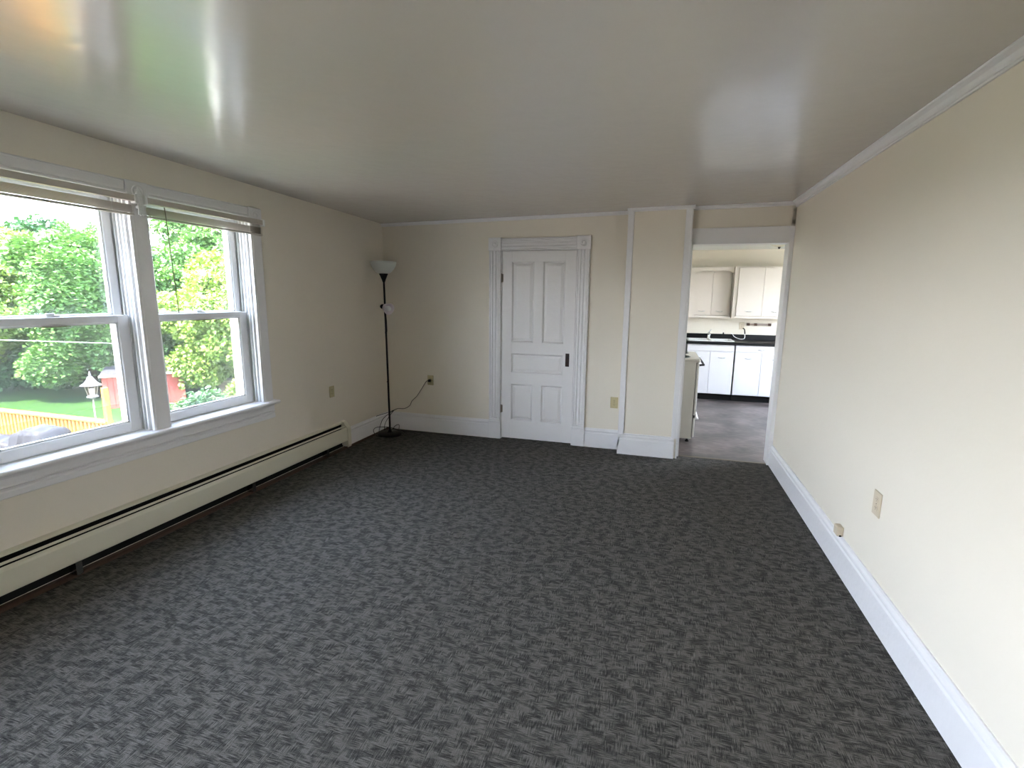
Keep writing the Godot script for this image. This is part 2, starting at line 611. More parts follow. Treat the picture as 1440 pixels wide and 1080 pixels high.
func sash(parent: Node, called: String, x0: float, x1: float, z0: float, z1: float, y0: float, y1: float, stile: float, bot: float, top: float) -> MeshInstance3D:
	var st := mb()
	box(st, v3(x0, y0, z0), v3(x1, y1, z0 + stile), 0.004)
	box(st, v3(x0, y0, z1 - stile), v3(x1, y1, z1), 0.004)
	box(st, v3(x0, y0, z0 + stile - 0.004), v3(x1, y0 + bot, z1 - stile + 0.004), 0.004)
	box(st, v3(x0, y1 - top, z0 + stile - 0.004), v3(x1, y1, z1 - stile + 0.004), 0.004)
	# glazing bead set back from the face
	var xm := (x0 + x1) * 0.5
	for s in [[z0 + stile, z0 + stile + 0.008], [z1 - stile - 0.008, z1 - stile]]:
		box(st, v3(xm - 0.008, y0 + bot, s[0]), v3(xm + 0.010, y1 - top, s[1]))
	box(st, v3(xm - 0.008, y0 + bot, z0 + stile), v3(xm + 0.010, y0 + bot + 0.008, z1 - stile))
	box(st, v3(xm - 0.008, y1 - top - 0.008, z0 + stile), v3(xm + 0.010, y1 - top, z1 - stile))
	var o := obj(called, st, M.sash, parent)
	st = mb()
	box(st, v3(xm - 0.002, y0 + bot - 0.004, z0 + stile - 0.004), v3(xm + 0.002, y1 - top + 0.004, z1 - stile + 0.004))
	obj("pane", st, M.glass, o)
	return o

func door() -> void:
	var d := group_struct("door_1")
	tag(d, "white five-panel wooden door with dark latch plate and no knob")
	var x0 := -2.6802
	var x1 := -1.9028
	var st := mb()
	# the slab lies in three sheets: frame members standing proud of a back sheet
	box(st, v3(x0, 0.012, -0.045), v3(x1, 2.0, -0.022))
	obj("slab", st, M.door, d)
	var xa := -2.572
	var xb := -2.340
	var xc := -2.240
	var xd := -2.018
	var f := 0.0
	for r in [["stile", x0, 0.012, xa, 2.0], ["stile", xd, 0.012, x1, 2.0], ["rail", xa, 0.012, xd, 0.218], ["rail", xa, 0.612, xd, 0.738], ["rail", xa, 0.942, xd, 1.066], ["rail", xa, 1.890, xd, 2.0], ["mullion", xb, 0.218, xc, 0.612], ["mullion", xb, 1.066, xc, 1.890]]:
		st = mb()
		box(st, v3(r[1], r[2], -0.03), v3(r[3], r[4], f), 0.0015)
		obj(r[0], st, M.door, d)
	for r in [[xa, 1.066, xb, 1.890], [xc, 1.066, xd, 1.890], [xa, 0.738, xd, 0.942], [xa, 0.218, xb, 0.612], [xc, 0.218, xd, 0.612]]:
		st = mb()
		var a := [v3(r[0], r[1], f - 0.001), v3(r[2], r[1], f - 0.001), v3(r[2], r[3], f - 0.001), v3(r[0], r[3], f - 0.001)]
		var rings := [a]
		for k in [[0.008, -0.013], [0.016, -0.017], [0.042, -0.010]]:
			var i: float = k[0]
			rings.append([v3(r[0] + i, r[1] + i, k[1]), v3(r[2] - i, r[1] + i, k[1]), v3(r[2] - i, r[3] - i, k[1]), v3(r[0] + i, r[3] - i, k[1])])
		for k in 3:
			for e in 4:
				var j: int = (e + 1) % 4
				quad(st, rings[k][e], rings[k][j], rings[k + 1][j], rings[k + 1][e], Vector3.BACK)
		quad(st, rings[3][0], rings[3][1], rings[3][2], rings[3][3], Vector3.BACK)
		obj("panel", st, M.door, d)
	# latch plate with an empty knob hole and keyhole
	st = mb()
	box(st, v3(-1.990, 0.829, -0.002), v3(-1.950, 0.965, 0.003), 0.002)
	var lp := obj("latch_plate", st, M.bronze, d)
	lp.set_meta("label", "dark brown metal latch plate without a knob")
	st = mb(true)
	lathe(st, Transform3D(Basis(Vector3.RIGHT, Vector3.BACK, Vector3.DOWN), v3(-1.97, 0.925, 0.003)), [Vector2(0.011, 0.0), Vector2(0.011, 0.003), Vector2(0.007, 0.003), Vector2(0.006, -0.001), Vector2(0, -0.001)], 16)
	lathe(st, Transform3D(Basis(Vector3.RIGHT, Vector3.BACK, Vector3.DOWN), v3(-1.97, 0.872, 0.003)), [Vector2(0.005, 0.0), Vector2(0.005, 0.002), Vector2(0.0, 0.002)], 12)
	obj("knob_hole", st, M.black, lp)
	for y in [1.728, 0.335]:
		st = mb(true)
		lathe(st, Transform3D(Basis(), v3(-2.683, y - 0.042, 0.006)), [Vector2(0, -0.006), Vector2(0.006, -0.003), Vector2(0.006, 0.085), Vector2(0.0, 0.089)], 10)
		st.set_smooth_group(-1)
		box(st, v3(-2.682, y - 0.04, -0.001), v3(-2.667, y + 0.04, 0.0025))
		obj("hinge", st, M.hinge, d)

func trims() -> void:
	# ---- door casing
	var dc := group_struct("trim_1")
	tag(dc, "fluted white Victorian casing with rosette blocks round the paneled door")
	for s in [[-2.818, -2.690], [-1.898, -1.770]]:
		var w: float = s[1] - s[0]
		var st := mb()
		sweep(st, v3(s[0], 0.215, 0), v3(s[0], 2.003, 0), Vector3.BACK, fluted(w, 0.024), Vector3.RIGHT)
		obj("casing", st, M.trim, dc)
		st = mb()
		box(st, v3(s[0] - 0.006, 0, 0), v3(s[1] + 0.006, 0.185, 0.030), 0.003)
		box(st, v3(s[0] - 0.004, 0.18, 0), v3(s[1] + 0.004, 0.200, 0.034), 0.004)
		box(st, v3(s[0], 0.195, 0), v3(s[1], 0.222, 0.030), 0.005)
		obj("plinth", st, M.trim, dc)
		rosette_block(dc, v3((s[0] + s[1]) * 0.5, 2.068, 0), Vector3.BACK, Vector3.RIGHT, 0.138, 0.132, 0.032)
	var st := mb()
	sweep(st, v3(-2.686, 2.003, 0), v3(-1.902, 2.006, 0), Vector3.BACK, fluted(0.122, 0.022))
	obj("head_casing", st, M.trim, dc)
	st = mb()
	box(st, v3(-2.70, 0, -0.055), v3(-2.6835, 2.012, 0.0))
	box(st, v3(-1.8995, 0, -0.055), v3(-1.885, 2.012, 0.0))
	box(st, v3(-2.70, 2.003, -0.055), v3(-1.885, 2.014, 0.0))
	obj("door_jamb", st, M.trim, dc)
	# ---- window casing
	var wc := group_struct("trim_2")
	tag(wc, "white casing with corner blocks round the pair of windows")
	for s in [[1.79, 1.892], [2.678, 2.787], [3.573, 3.675]]:
		st = mb()
		sweep(st, v3(-W, 0.685, s[0]), v3(-W, 2.06, s[0]), Vector3.RIGHT, [Vector2(0, 0), Vector2(0.016, 0), Vector2(0.02, 0.006), Vector2(0.02, s[1] - s[0] - 0.018), Vector2(0.016, s[1] - s[0] - 0.012), Vector2(0.019, s[1] - s[0] - 0.008), Vector2(0.016, s[1] - s[0]), Vector2(0, s[1] - s[0])], Vector3.BACK)
		obj("casing", st, M.trim, wc)
		rosette_block(wc, v3(-W, 2.118, (s[0] + s[1]) * 0.5), Vector3.RIGHT, Vector3.FORWARD, s[1] - s[0] + 0.02, 0.116, 0.026)
	for s in [[1.905, 2.665], [2.80, 3.56]]:
		st = mb()
		sweep(st, v3(-W, 2.098, s[0]), v3(-W, 2.098, s[1]), Vector3.RIGHT, [Vector2(0, 0), Vector2(0.02, 0), Vector2(0.023, 0.004), Vector2(0.023, 0.012), Vector2(0.016, 0.018), Vector2(0.018, 0.03), Vector2(0.018, 0.064), Vector2(0.022, 0.07), Vector2(0.018, 0.076), Vector2(0, 0.076)])
		obj("head_casing", st, M.trim, wc)
	st = mb()
	sweep(st, v3(-W, 0.66, 1.758), v3(-W, 0.66, 3.71), Vector3.RIGHT, [Vector2(-0.08, 0), Vector2(0.052, 0), Vector2(0.058, 0.005), Vector2(0.06, 0.0125), Vector2(0.058, 0.02), Vector2(0.052, 0.025), Vector2(-0.08, 0.027)])
	obj("stool", st, M.trim, wc)
	st = mb()
	sweep(st, v3(-W, 0.54, 1.787), v3(-W, 0.54, 3.68), Vector3.RIGHT, [Vector2(0, 0), Vector2(0.012, 0), Vector2(0.024, 0.006), Vector2(0.024, 0.034), Vector2(0.016, 0.041), Vector2(0.018, 0.052), Vector2(0.026, 0.058), Vector2(0.02, 0.066), Vector2(0.02, 0.10), Vector2(0.032, 0.12), Vector2(0, 0.12)])
	obj("apron", st, M.trim, wc)
	# ---- baseboards
	var bp := [Vector2(0, 0), Vector2(0.022, 0), Vector2(0.022, 0.148), Vector2(0.017, 0.158), Vector2(0.017, 0.165), Vector2(0.021, 0.172), Vector2(0.019, 0.180), Vector2(0.010, 0.190), Vector2(0.007, 0.2), Vector2(0, 0.2)]
	st = mb()
	sweep(st, v3(-W + 0.022, 0, 0), v3(-2.824, 0, 0), Vector3.BACK, bp)
	tag(struct("baseboard_back", st, M.trim), "tall white baseboard behind the floor lamp")
	st = mb()
	sweep(st, v3(-1.764, 0, 0), v3(CL, 0, 0), Vector3.BACK, bp)
	tag(struct("baseboard_back", st, M.trim), "short white baseboard between the door and the chase")
	st = mb()
	sweep(st, v3(CL - 0.014, 0, ZC), v3(CR - 0.02, 0, ZC), Vector3.BACK, [Vector2(0, 0), Vector2(0.024, 0), Vector2(0.024, 0.150), Vector2(0.018, 0.162), Vector2(0.014, 0.17), Vector2(0.018, 0.176), Vector2(0.016, 0.186), Vector2(0.006, 0.196), Vector2(0, 0.2)])
	sweep(st, v3(CL, 0, 0.022), v3(CL, 0, ZC + 0.024), Vector3.LEFT, [Vector2(0, 0), Vector2(0.014, 0), Vector2(0.014, 0.15), Vector2(0.008, 0.17), Vector2(0, 0.2)])
	tag(struct("baseboard_chase", st, M.trim), "stepped-out white baseboard at the foot of the chase")
	st = mb()
	sweep(st, v3(-W, 0, 0.0), v3(-W, 0, 0.862), Vector3.RIGHT, bp)
	tag(struct("baseboard_left", st, M.trim), "white baseboard between the heater end and the room corner")
	st = mb()
	sweep(st, v3(0, 0, ZK + 0.012), v3(0, 0, ZF), Vector3.LEFT, bp)
	tag(struct("baseboard_right", st, M.trim), "long white baseboard along the right wall")
	st = mb()
	sweep(st, v3(-W, 0, 0.024), v3(-W, 0, 5.0), Vector3.RIGHT, [Vector2(0, 0), Vector2(0.036, 0), Vector2(0.034, 0.012), Vector2(0.026, 0.02), Vector2(0, 0.022)])
	tag(struct("trim_3", st, M.brown_wood), "thin brown wood strip along the floor under the heater")
	# ---- crown mouldings
	var cp := [Vector2(0, 0.012), Vector2(0.046, 0.012), Vector2(0.046, -0.004), Vector2(0.042, -0.008), Vector2(0.036, -0.010), Vector2(0.024, -0.017), Vector2(0.016, -0.028), Vector2(0.014, -0.038), Vector2(0.009, -0.040), Vector2(0.009, -0.048), Vector2(0, -0.048)]
	var sp := [Vector2(0, 0.012), Vector2(0.026, 0.012), Vector2(0.026, -0.006), Vector2(0.016, -0.012), Vector2(0.012, -0.024), Vector2(0.012, -0.030), Vector2(0, -0.032)]
	for c in [["trim_4", v3(0, 0, ZK), v3(0, 0, ZF), Vector3.LEFT, cp, "white cove crown moulding running along the right wall"],
			["trim_5", v3(-W, 0, 0), v3(CL, 0, 0), Vector3.BACK, sp, "slim white crown moulding above the paneled door"],
			["trim_6", v3(CL - 0.02, 0, ZC), v3(CR + 0.026, 0, ZC), Vector3.BACK, sp, "slim white crown moulding across the top of the chase"],
			["trim_7", v3(CR, 0, ZK), v3(0, 0, ZK), Vector3.BACK, sp, "slim white crown moulding above the kitchen opening"]]:
		st = mb()
		var a: Vector3 = c[1]
		var b: Vector3 = c[2]
		for k in 8:
			var p := a.lerp(b, k / 8.0)
			var q := a.lerp(b, (k + 1) / 8.0)
			p.y = ceil_y(p.x, p.z)
			q.y = ceil_y(q.x, q.z)
			sweep(st, p, q, c[3], c[4])
		tag(struct(c[0], st, M.trim), c[5])
	# ---- boards on the chase
	var tb := group_struct("trim_8")
	tag(tb, "narrow white corner boards framing the chase")
	st = mb()
	box(st, v3(CL - 0.012, 0.198, ZC - 0.02), v3(-1.358, 2.335, ZC + 0.012), 0.003)
	obj("corner_board", st, M.trim, tb)
	st = mb()
	box(st, v3(-0.906, 0.198, ZC - 0.01), v3(CR, 2.345, ZC + 0.010), 0.003)
	obj("corner_board", st, M.trim, tb)
	st = mb()
	box(st, v3(CR - 0.002, 0, ZK), v3(CR + 0.012, 2.355, ZC + 0.010), 0.003)
	obj("return_board", st, M.trim, tb)
	st = mb()
	box(st, v3(-1.36, 0.196, ZC), v3(-0.905, 0.212, ZC + 0.012), 0.003)
	obj("cap_strip", st, M.trim, tb)
	# ---- kitchen opening casing
	var oc := group_struct("trim_9")
	tag(oc, "plain white casing lining the kitchen opening")
	st = mb()
	box(st, v3(-0.845, 2.022, ZK), v3(-0.004, 2.165, ZK + 0.014), 0.003)
	obj("head_casing", st, M.trim, oc)
	st = mb()
	box(st, v3(-0.036, 0.0, ZK), v3(-0.001, 2.165, ZK + 0.016), 0.003)
	obj("side_casing", st, M.trim, oc)
	st = mb()
	box(st, v3(-0.04, 0.0, ZK), v3(-0.001, 0.245, ZK + 0.02), 0.003)
	obj("plinth", st, M.trim, oc)
	st = mb()
	box(st, v3(-0.846, 0.0, -0.09), v3(-0.826, 2.03, ZK + 0.012), 0.002)
	obj("jamb", st, M.trim, oc)
	st = mb()
	box(st, v3(-0.036, 0.0, -0.09), v3(-0.02, 2.03, ZK + 0.004), 0.002)
	obj("jamb", st, M.trim, oc)
	st = mb()
	box(st, v3(-0.846, 2.022, -0.09), v3(-0.02, 2.04, ZK + 0.012), 0.002)
	obj("head_jamb", st, M.trim, oc)

func kitchen_shell() -> void:
	var st := mb()
	box(st, v3(-1.5, -0.25, -3.8), v3(2.2, -0.001, 0.03))
	tag(struct("floor", st, M.vinyl), "grey brown smudged vinyl floor of the kitchen")
	st = mb()
	box(st, v3(-0.826, -0.01, 0.018), v3(-0.036, 0.004, 0.046), 0.002)
	tag(struct("trim_10", st, M.hinge), "thin dull metal strip where carpet meets vinyl")
	st = mb()
	box(st, v3(-1.5, 2.30, -3.8), v3(2.2, 2.5, -0.08))
	tag(struct("ceiling", st, M.white), "white kitchen ceiling seen through the opening")
	st = mb()
	box(st, v3(-1.5, -0.25, -3.8), v3(2.2, 2.5, -3.6))
	tag(struct("wall_kitchen_back", st, M.wall), "cream kitchen wall behind the sink and cabinets")
	st = mb()
	box(st, v3(-1.5, -0.25, -3.6), v3(-1.36, 2.5, -0.14))
	struct("wall_kitchen_left", st, M.wall)
	st = mb()
	box(st, v3(0.14, -0.25, -0.08), v3(0.85, 2.5, ZK))
	box(st, v3(1.5, -0.25, -0.08), v3(2.2, 2.5, ZK))
	box(st, v3(0.85, -0.25, -0.08), v3(1.5, 0.85, ZK))
	box(st, v3(0.85, 2.1, -0.08), v3(1.5, 2.5, ZK))
	struct("wall_kitchen_front", st, M.wall)
	var w5 := group_struct("window_5")
	st = mb()
	for r in [[0.85, 0.91, 0.85, 2.1], [1.44, 1.5, 0.85, 2.1], [0.85, 1.5, 0.85, 0.91], [0.85, 1.5, 2.04, 2.1], [1.15, 1.2, 0.85, 2.1]]:
		box(st, v3(r[0], r[2], -0.04), v3(r[1], r[3], 0.01))
	obj("frame", st, M.sash, w5)
	st = mb()
	box(st, v3(0.88, 0.88, -0.017), v3(1.47, 2.07, -0.013))
	obj("pane", st, M.glass, w5)
	# right kitchen wall with a wide window
	st = mb()
	var a := -2.7
	var b := -0.8
	box(st, v3(2.0, -0.25, -3.6), v3(2.2, 2.5, a))
	box(st, v3(2.0, -0.25, b), v3(2.2, 2.5, -0.08))
	box(st, v3(2.0, -0.25, a), v3(2.2, 0.55, b))
	box(st, v3(2.0, 2.2, a), v3(2.2, 2.5, b))
	struct("wall_kitchen_right", st, M.wall)
	var wn := group_struct("window_4")
	st = mb()
	for r in [[0.55, 0.61, a, b], [2.14, 2.2, a, b], [1.35, 1.4, a, b], [0.55, 2.2, a, a + 0.06], [0.55, 2.2, b - 0.06, b]]:
		box(st, v3(2.07, r[0], r[2]), v3(2.12, r[1], r[3]))
	obj("frame", st, M.sash, wn)
	st = mb()
	box(st, v3(2.093, 0.58, a + 0.04), v3(2.097, 2.17, b - 0.04))
	obj("pane", st, M.glass, wn)

func garden_ground() -> void:
	var st := mb()
	box(st, v3(-160, GY - 0.4, -120), v3(60, GY, 90))
	tag(struct("ground", st, M.lawn), "green lawn in the shade below the windows")
	st = mb()
	box(st, v3(-90, GY - 0.1, 4.5), v3(50, GY + 0.02, 80))
	tag(struct("ground", st, M.gravel), "pale gravel yard beside the house")
	st = mb()
	box(st, v3(-W - 0.19, GY - 0.1, -3.8), v3(2.2, -0.25, ZF + 0.2))
	struct("wall_foundation", st, M.siding)

# ---------------------------------------------------------------- living room things
func heater() -> void:
	var h := thing("baseboard_heater", v3(-W, 0, 0), "long cream baseboard heater under the double window", "heater")
	var z0 := 0.90
	var z1 := 4.9
	var st := mb()
	sweep(st, v3(0, 0, z0), v3(0, 0, z1), Vector3.RIGHT, [Vector2(0.0, 0.03), Vector2(0.006, 0.03), Vector2(0.006, 0.268), Vector2(0.026, 0.275), Vector2(0.030, 0.270), Vector2(0.032, 0.276), Vector2(0.026, 0.283), Vector2(0.0, 0.288)])
	obj("back_panel", st, M.heater, h)
	st = mb()
	sweep(st, v3(0, 0, z0), v3(0, 0, z1), Vector3.RIGHT, [Vector2(0.074, 0.105), Vector2(0.078, 0.105), Vector2(0.078, 0.215), Vector2(0.073, 0.229), Vector2(0.064, 0.236), Vector2(0.062, 0.233), Vector2(0.070, 0.226), Vector2(0.074, 0.214)])
	sweep(st, v3(0, 0, z0), v3(0, 0, z1), Vector3.RIGHT, [Vector2(0.058, 0.104), Vector2(0.078, 0.104), Vector2(0.078, 0.107), Vector2(0.058, 0.107)])
	obj("front_cover", st, M.heater, h)
	st = mb()
	sweep(st, v3(0, 0, z0), v3(0, 0, z1), Vector3.RIGHT, [Vector2(0.045, 0.247), Vector2(0.056, 0.241), Vector2(0.058, 0.244), Vector2(0.046, 0.252)])
	obj("damper", st, M.heater, h)
	st = mb()
	sweep(st, v3(0, 0, z0), v3(0, 0, z1), Vector3.RIGHT, [Vector2(0.008, 0.12), Vector2(0.06, 0.12), Vector2(0.06, 0.21), Vector2(0.008, 0.21)])
	sweep(st, v3(0, 0, z0), v3(0, 0, z1), Vector3.RIGHT, [Vector2(0.006, 0.03), Vector2(0.009, 0.03), Vector2(0.009, 0.262), Vector2(0.006, 0.262)])
	var fe := obj("fin_element", st, M.dark, h)
	fe.set_meta("label", "dark heating fins inside the cover")
	st = mb()
	sweep(st, v3(0, 0, z0 - 0.045), v3(0, 0, z0 + 0.01), Vector3.RIGHT, [Vector2(0, 0.05), Vector2(0.055, 0.05), Vector2(0.075, 0.03), Vector2(0.082, 0.05), Vector2(0.082, 0.216), Vector2(0.074, 0.236), Vector2(0.05, 0.262), Vector2(0.032, 0.288), Vector2(0, 0.292)])
	obj("end_cap", st, M.heater, h)
	st = mb()
	box(st, v3(0.01, 0.02, z0 - 0.062), v3(0.05, 0.16, z0 - 0.046))
	obj("pipe_opening", st, M.dark, h)
	for z in [3.32, 2.1, 1.2, 4.5]:
		st = mb()
		box(st, v3(0.006, 0.02, z - 0.016), v3(0.062, 0.112, z + 0.016), 0.001)
		var ft := obj("foot", st, M.steel, h)
		ft.set_meta("label", "bare metal support foot")

func lamp() -> void:
	var at := v3(-3.905, 0.0, 0.265)
	var l := thing("floor_lamp", at, "black torchiere floor lamp with white bowl shade in the corner", "lamp")
	var st := mb(true)
	lathe(st, Transform3D(), [Vector2(0, 0.001), Vector2(0.132, 0.001), Vector2(0.137, 0.006), Vector2(0.137, 0.018), Vector2(0.130, 0.026), Vector2(0.05, 0.031), Vector2(0.022, 0.036), Vector2(0.018, 0.05), Vector2(0.0115, 0.055)], 40)
	obj("base", st, M.black, l)
	st = mb(true)
	tube(st, [v3(0, 0.03, 0), v3(-0.006, 1.0, 0), v3(-0.014, 1.70, 0)], 0.0105, 12)
	for y in [0.60, 1.14]:
		lathe(st, Transform3D(Basis(), v3(-0.004 - y * 0.004, y, 0)), [Vector2(0.0105, -0.006), Vector2(0.0125, -0.003), Vector2(0.0125, 0.003), Vector2(0.0105, 0.006)], 12)
	obj("pole", st, M.black, l)
	st = mb(true)
	lathe(st, Transform3D(Basis(), v3(-0.014, 0, 0)), [Vector2(0.010, 1.675), Vector2(0.014, 1.68), Vector2(0.020, 1.70), Vector2(0.034, 1.735), Vector2(0.047, 1.762), Vector2(0.047, 1.768), Vector2(0.0, 1.768)], 28)
	obj("socket_cup", st, M.black, l)
	st = mb(true)
	var outer := [Vector2(0.040, 1.764), Vector2(0.060, 1.768), Vector2(0.086, 1.786), Vector2(0.110, 1.815), Vector2(0.126, 1.845), Vector2(0.135, 1.875), Vector2(0.137, 1.888)]
	var prof := outer.duplicate()
	prof.append(Vector2(0.134, 1.890))
	for i in range(outer.size() - 1, 0, -1):
		prof.append(Vector2(outer[i].x - 0.004, outer[i].y + 0.002))
	prof.append(Vector2(0.0, 1.770))
	lathe(st, Transform3D(Basis(), v3(-0.014, 0, 0)), prof, 40)
	var sh := obj("shade", st, M.shade, l)
	sh.set_meta("label", "white frosted bowl shade open at the top")
	# side reading lamp on a swivel
	var rl := Node3D.new()
	rl.name = "reading_lamp"
	l.add_child(rl)
	rl.position = v3(-0.012, 1.422, 0)
	st = mb(true)
	lathe(st, Transform3D(Basis(), v3(-0.022, -0.002, 0.012)), [Vector2(0, -0.026), Vector2(0.014, -0.022), Vector2(0.024, -0.010), Vector2(0.026, 0.0), Vector2(0.024, 0.010), Vector2(0.014, 0.022), Vector2(0, 0.026)], 20)
	tube(st, [v3(-0.02, 0, 0.01), v3(0.0, 0.0, 0.006), v3(0.02, -0.004, 0.02)], 0.012, 10)
	obj("swivel", st, M.black, rl)
	st = mb(true)
	var dir := v3(0.86, -0.22, 0.46).normalized()
	var ex := dir.cross(Vector3.UP).normalized()
	var b := Basis(ex, dir, ex.cross(dir))
	lathe(st, Transform3D(b, v3(0.006, -0.006, 0.016)), [Vector2(0.014, 0.0), Vector2(0.026, 0.004), Vector2(0.040, 0.022), Vector2(0.047, 0.048), Vector2(0.058, 0.085), Vector2(0.062, 0.092), Vector2(0.058, 0.092), Vector2(0.044, 0.05), Vector2(0.034, 0.022), Vector2(0.0, 0.010)], 28)
	var rs := obj("reading_shade", st, M.frost, rl)
	rs.set_meta("label", "small frosted bell shade on a swivel")
	st = mb(true)
	lathe(st, Transform3D(b, v3(0.006, -0.006, 0.016)), [Vector2(0, 0.012), Vector2(0.013, 0.02), Vector2(0.024, 0.05), Vector2(0.028, 0.075), Vector2(0.022, 0.098), Vector2(0.0, 0.108)], 20)
	obj("bulb", st, M.white, rl)
	# switch housing on the pole
	st = mb(true)
	tube(st, [v3(-0.008, 1.36, 0.008), v3(0.0, 1.27, 0.012), v3(0.002, 1.19, 0.012), v3(0.0, 1.15, 0.010)], 0.011, 10, 4, 0.013)
	obj("switch", st, M.black, l)
	# cord from the base to the outlet, with its slack lying round the base
	st = mb(true)
	var o := at
	tube(st, [v3(-3.527, 0.598, 0.036) - o, v3(-3.55, 0.59, 0.06) - o, v3(-3.60, 0.51, 0.07) - o, v3(-3.66, 0.42, 0.08) - o, v3(-3.715, 0.365, 0.09) - o, v3(-3.74, 0.31, 0.10) - o, v3(-3.80, 0.275, 0.12) - o, v3(-3.87, 0.275, 0.15) - o, v3(-3.93, 0.235, 0.20) - o, v3(-4.0, 0.17, 0.24) - o, v3(-4.03, 0.09, 0.26) - o, v3(-4.025, 0.03, 0.30) - o, v3(-3.98, 0.008, 0.36) - o], 0.0032, 6, 5)
	tube(st, [v3(-3.87, 0.275, 0.152) - o, v3(-3.94, 0.245, 0.23) - o, v3(-4.03, 0.215, 0.29) - o, v3(-4.045, 0.21, 0.31) - o], 0.0032, 6, 4)
	tube(st, [v3(-3.90, 0.262, 0.165) - o, v3(-3.96, 0.18, 0.19) - o, v3(-4.0, 0.10, 0.21) - o, v3(-4.0, 0.03, 0.22) - o, v3(-3.97, 0.008, 0.20) - o], 0.0032, 6, 4)
	tube(st, [v3(-4.05, 0.008, 0.34) - o, v3(-4.05, 0.06, 0.37) - o, v3(-4.02, 0.095, 0.36) - o, v3(-3.93, 0.105, 0.34) - o, v3(-3.84, 0.095, 0.32) - o, v3(-3.77, 0.06, 0.29) - o, v3(-3.74, 0.01, 0.25) - o], 0.0036, 6, 5)
	tube(st, [v3(-3.98, 0.012, 0.08) - o, v3(-3.95, 0.05, 0.06) - o, v3(-3.91, 0.06, 0.055) - o, v3(-3.90, 0.01, 0.08) - o], 0.0036, 6, 5)
	for k in 2:
		var ring := []
		for i in 25:
			var a := TAU * i / 24.0
			var rr := 0.142 + 0.012 * k + 0.006 * sin(a * 3.0 + k)
			ring.append(v3(cos(a) * rr, 0.006 + 0.009 * k + 0.004 * sin(a * 2.0), sin(a) * rr * 0.97))
		tube(st, ring, 0.0036, 6)
	obj("cord", st, M.black, l)
	st = mb()
	box(st, v3(-3.541, 0.581, 0.006) - o, v3(-3.516, 0.610, 0.036) - o, 0.005)
	obj("plug", st, M.black, l)

func outlet(at: Vector3, out: Vector3, w: float, h: float, label: String, slots: bool, m: Material = null, called := "wall_outlet", cat := "outlet") -> Node3D:
	var across := Vector3.UP.cross(out).normalized()
	var o := Node3D.new()
	o.name = numbered(called)
	add_child(o)
	o.transform = Transform3D(Basis(across, Vector3.UP, out), at)
	tag(o, label, cat)
	var st := mb()
	box(st, v3(-w * 0.5, -h * 0.5, 0), v3(w * 0.5, h * 0.5, 0.006), 0.003)
	obj("plate", st, m if m else M.plate, o)
	if slots:
		for s in [-1.0, 1.0]:
			st = mb(true)
			var prof := []
			for i in 16:
				var a := TAU * i / 16.0
				prof.append(Vector2(clampf(cos(a) * 0.0175, -0.0165, 0.0165), clampf(sin(a) * 0.0175, -0.013, 0.013) + s * h * 0.17))
			st.set_smooth_group(-1)
			sweep(st, v3(0, 0, 0.005), v3(0, 0, 0.0075), Vector3.RIGHT, prof, Vector3.UP)
			var r := obj("receptacle", st, m if m else M.plate, o)
			st = mb()
			for k in [-0.006, 0.006]:
				box(st, v3(k - 0.001, s * h * 0.17 - 0.002, 0.007), v3(k + 0.001, s * h * 0.17 + 0.006, 0.0079))
			box(st, v3(-0.002, s * h * 0.17 - 0.009, 0.007), v3(0.002, s * h * 0.17 - 0.006, 0.0079))
			obj("slot", st, M.dark, r)
	st = mb(true)
	lathe(st, Transform3D(Basis(Vector3.RIGHT, Vector3.BACK, Vector3.DOWN), v3(0, 0, 0.006)), [Vector2(0.003, 0), Vector2(0.003, 0.001), Vector2(0, 0.0015)], 10)
	obj("screw", st, M.steel, o)
	return o

func outlets() -> void:
	outlet(v3(-3.523, 0.598, 0), Vector3.BACK, 0.074, 0.112, "tan outlet with the floor lamp plugged into it", true)
	outlet(v3(-1.474, 0.484, 0), Vector3.BACK, 0.076, 0.116, "tan outlet low between the paneled door and the chase", true)
	outlet(v3(-W, 0.615, 1.02), Vector3.RIGHT, 0.072, 0.110, "tan outlet on the window wall above the heater end", true)
	outlet(v3(0, 0.552, 2.32), Vector3.LEFT, 0.084, 0.124, "ivory outlet plate on the bare right wall", true, M.ivory)
	# telephone jack sitting on the right baseboard
	var j := thing("telephone_jack", v3(0, 0.2, 1.93), "small ivory phone jack box on the right baseboard", "jack")
	var st := mb()
	box(st, v3(-0.034, 0.0, -0.03), v3(-0.0005, 0.056, 0.03), 0.004)
	obj("housing", st, M.ivory, j)
	st = mb()
	box(st, v3(-0.022, -0.001, 0.012), v3(-0.010, 0.010, 0.0305), 0.001)
	obj("socket", st, M.dark, j)

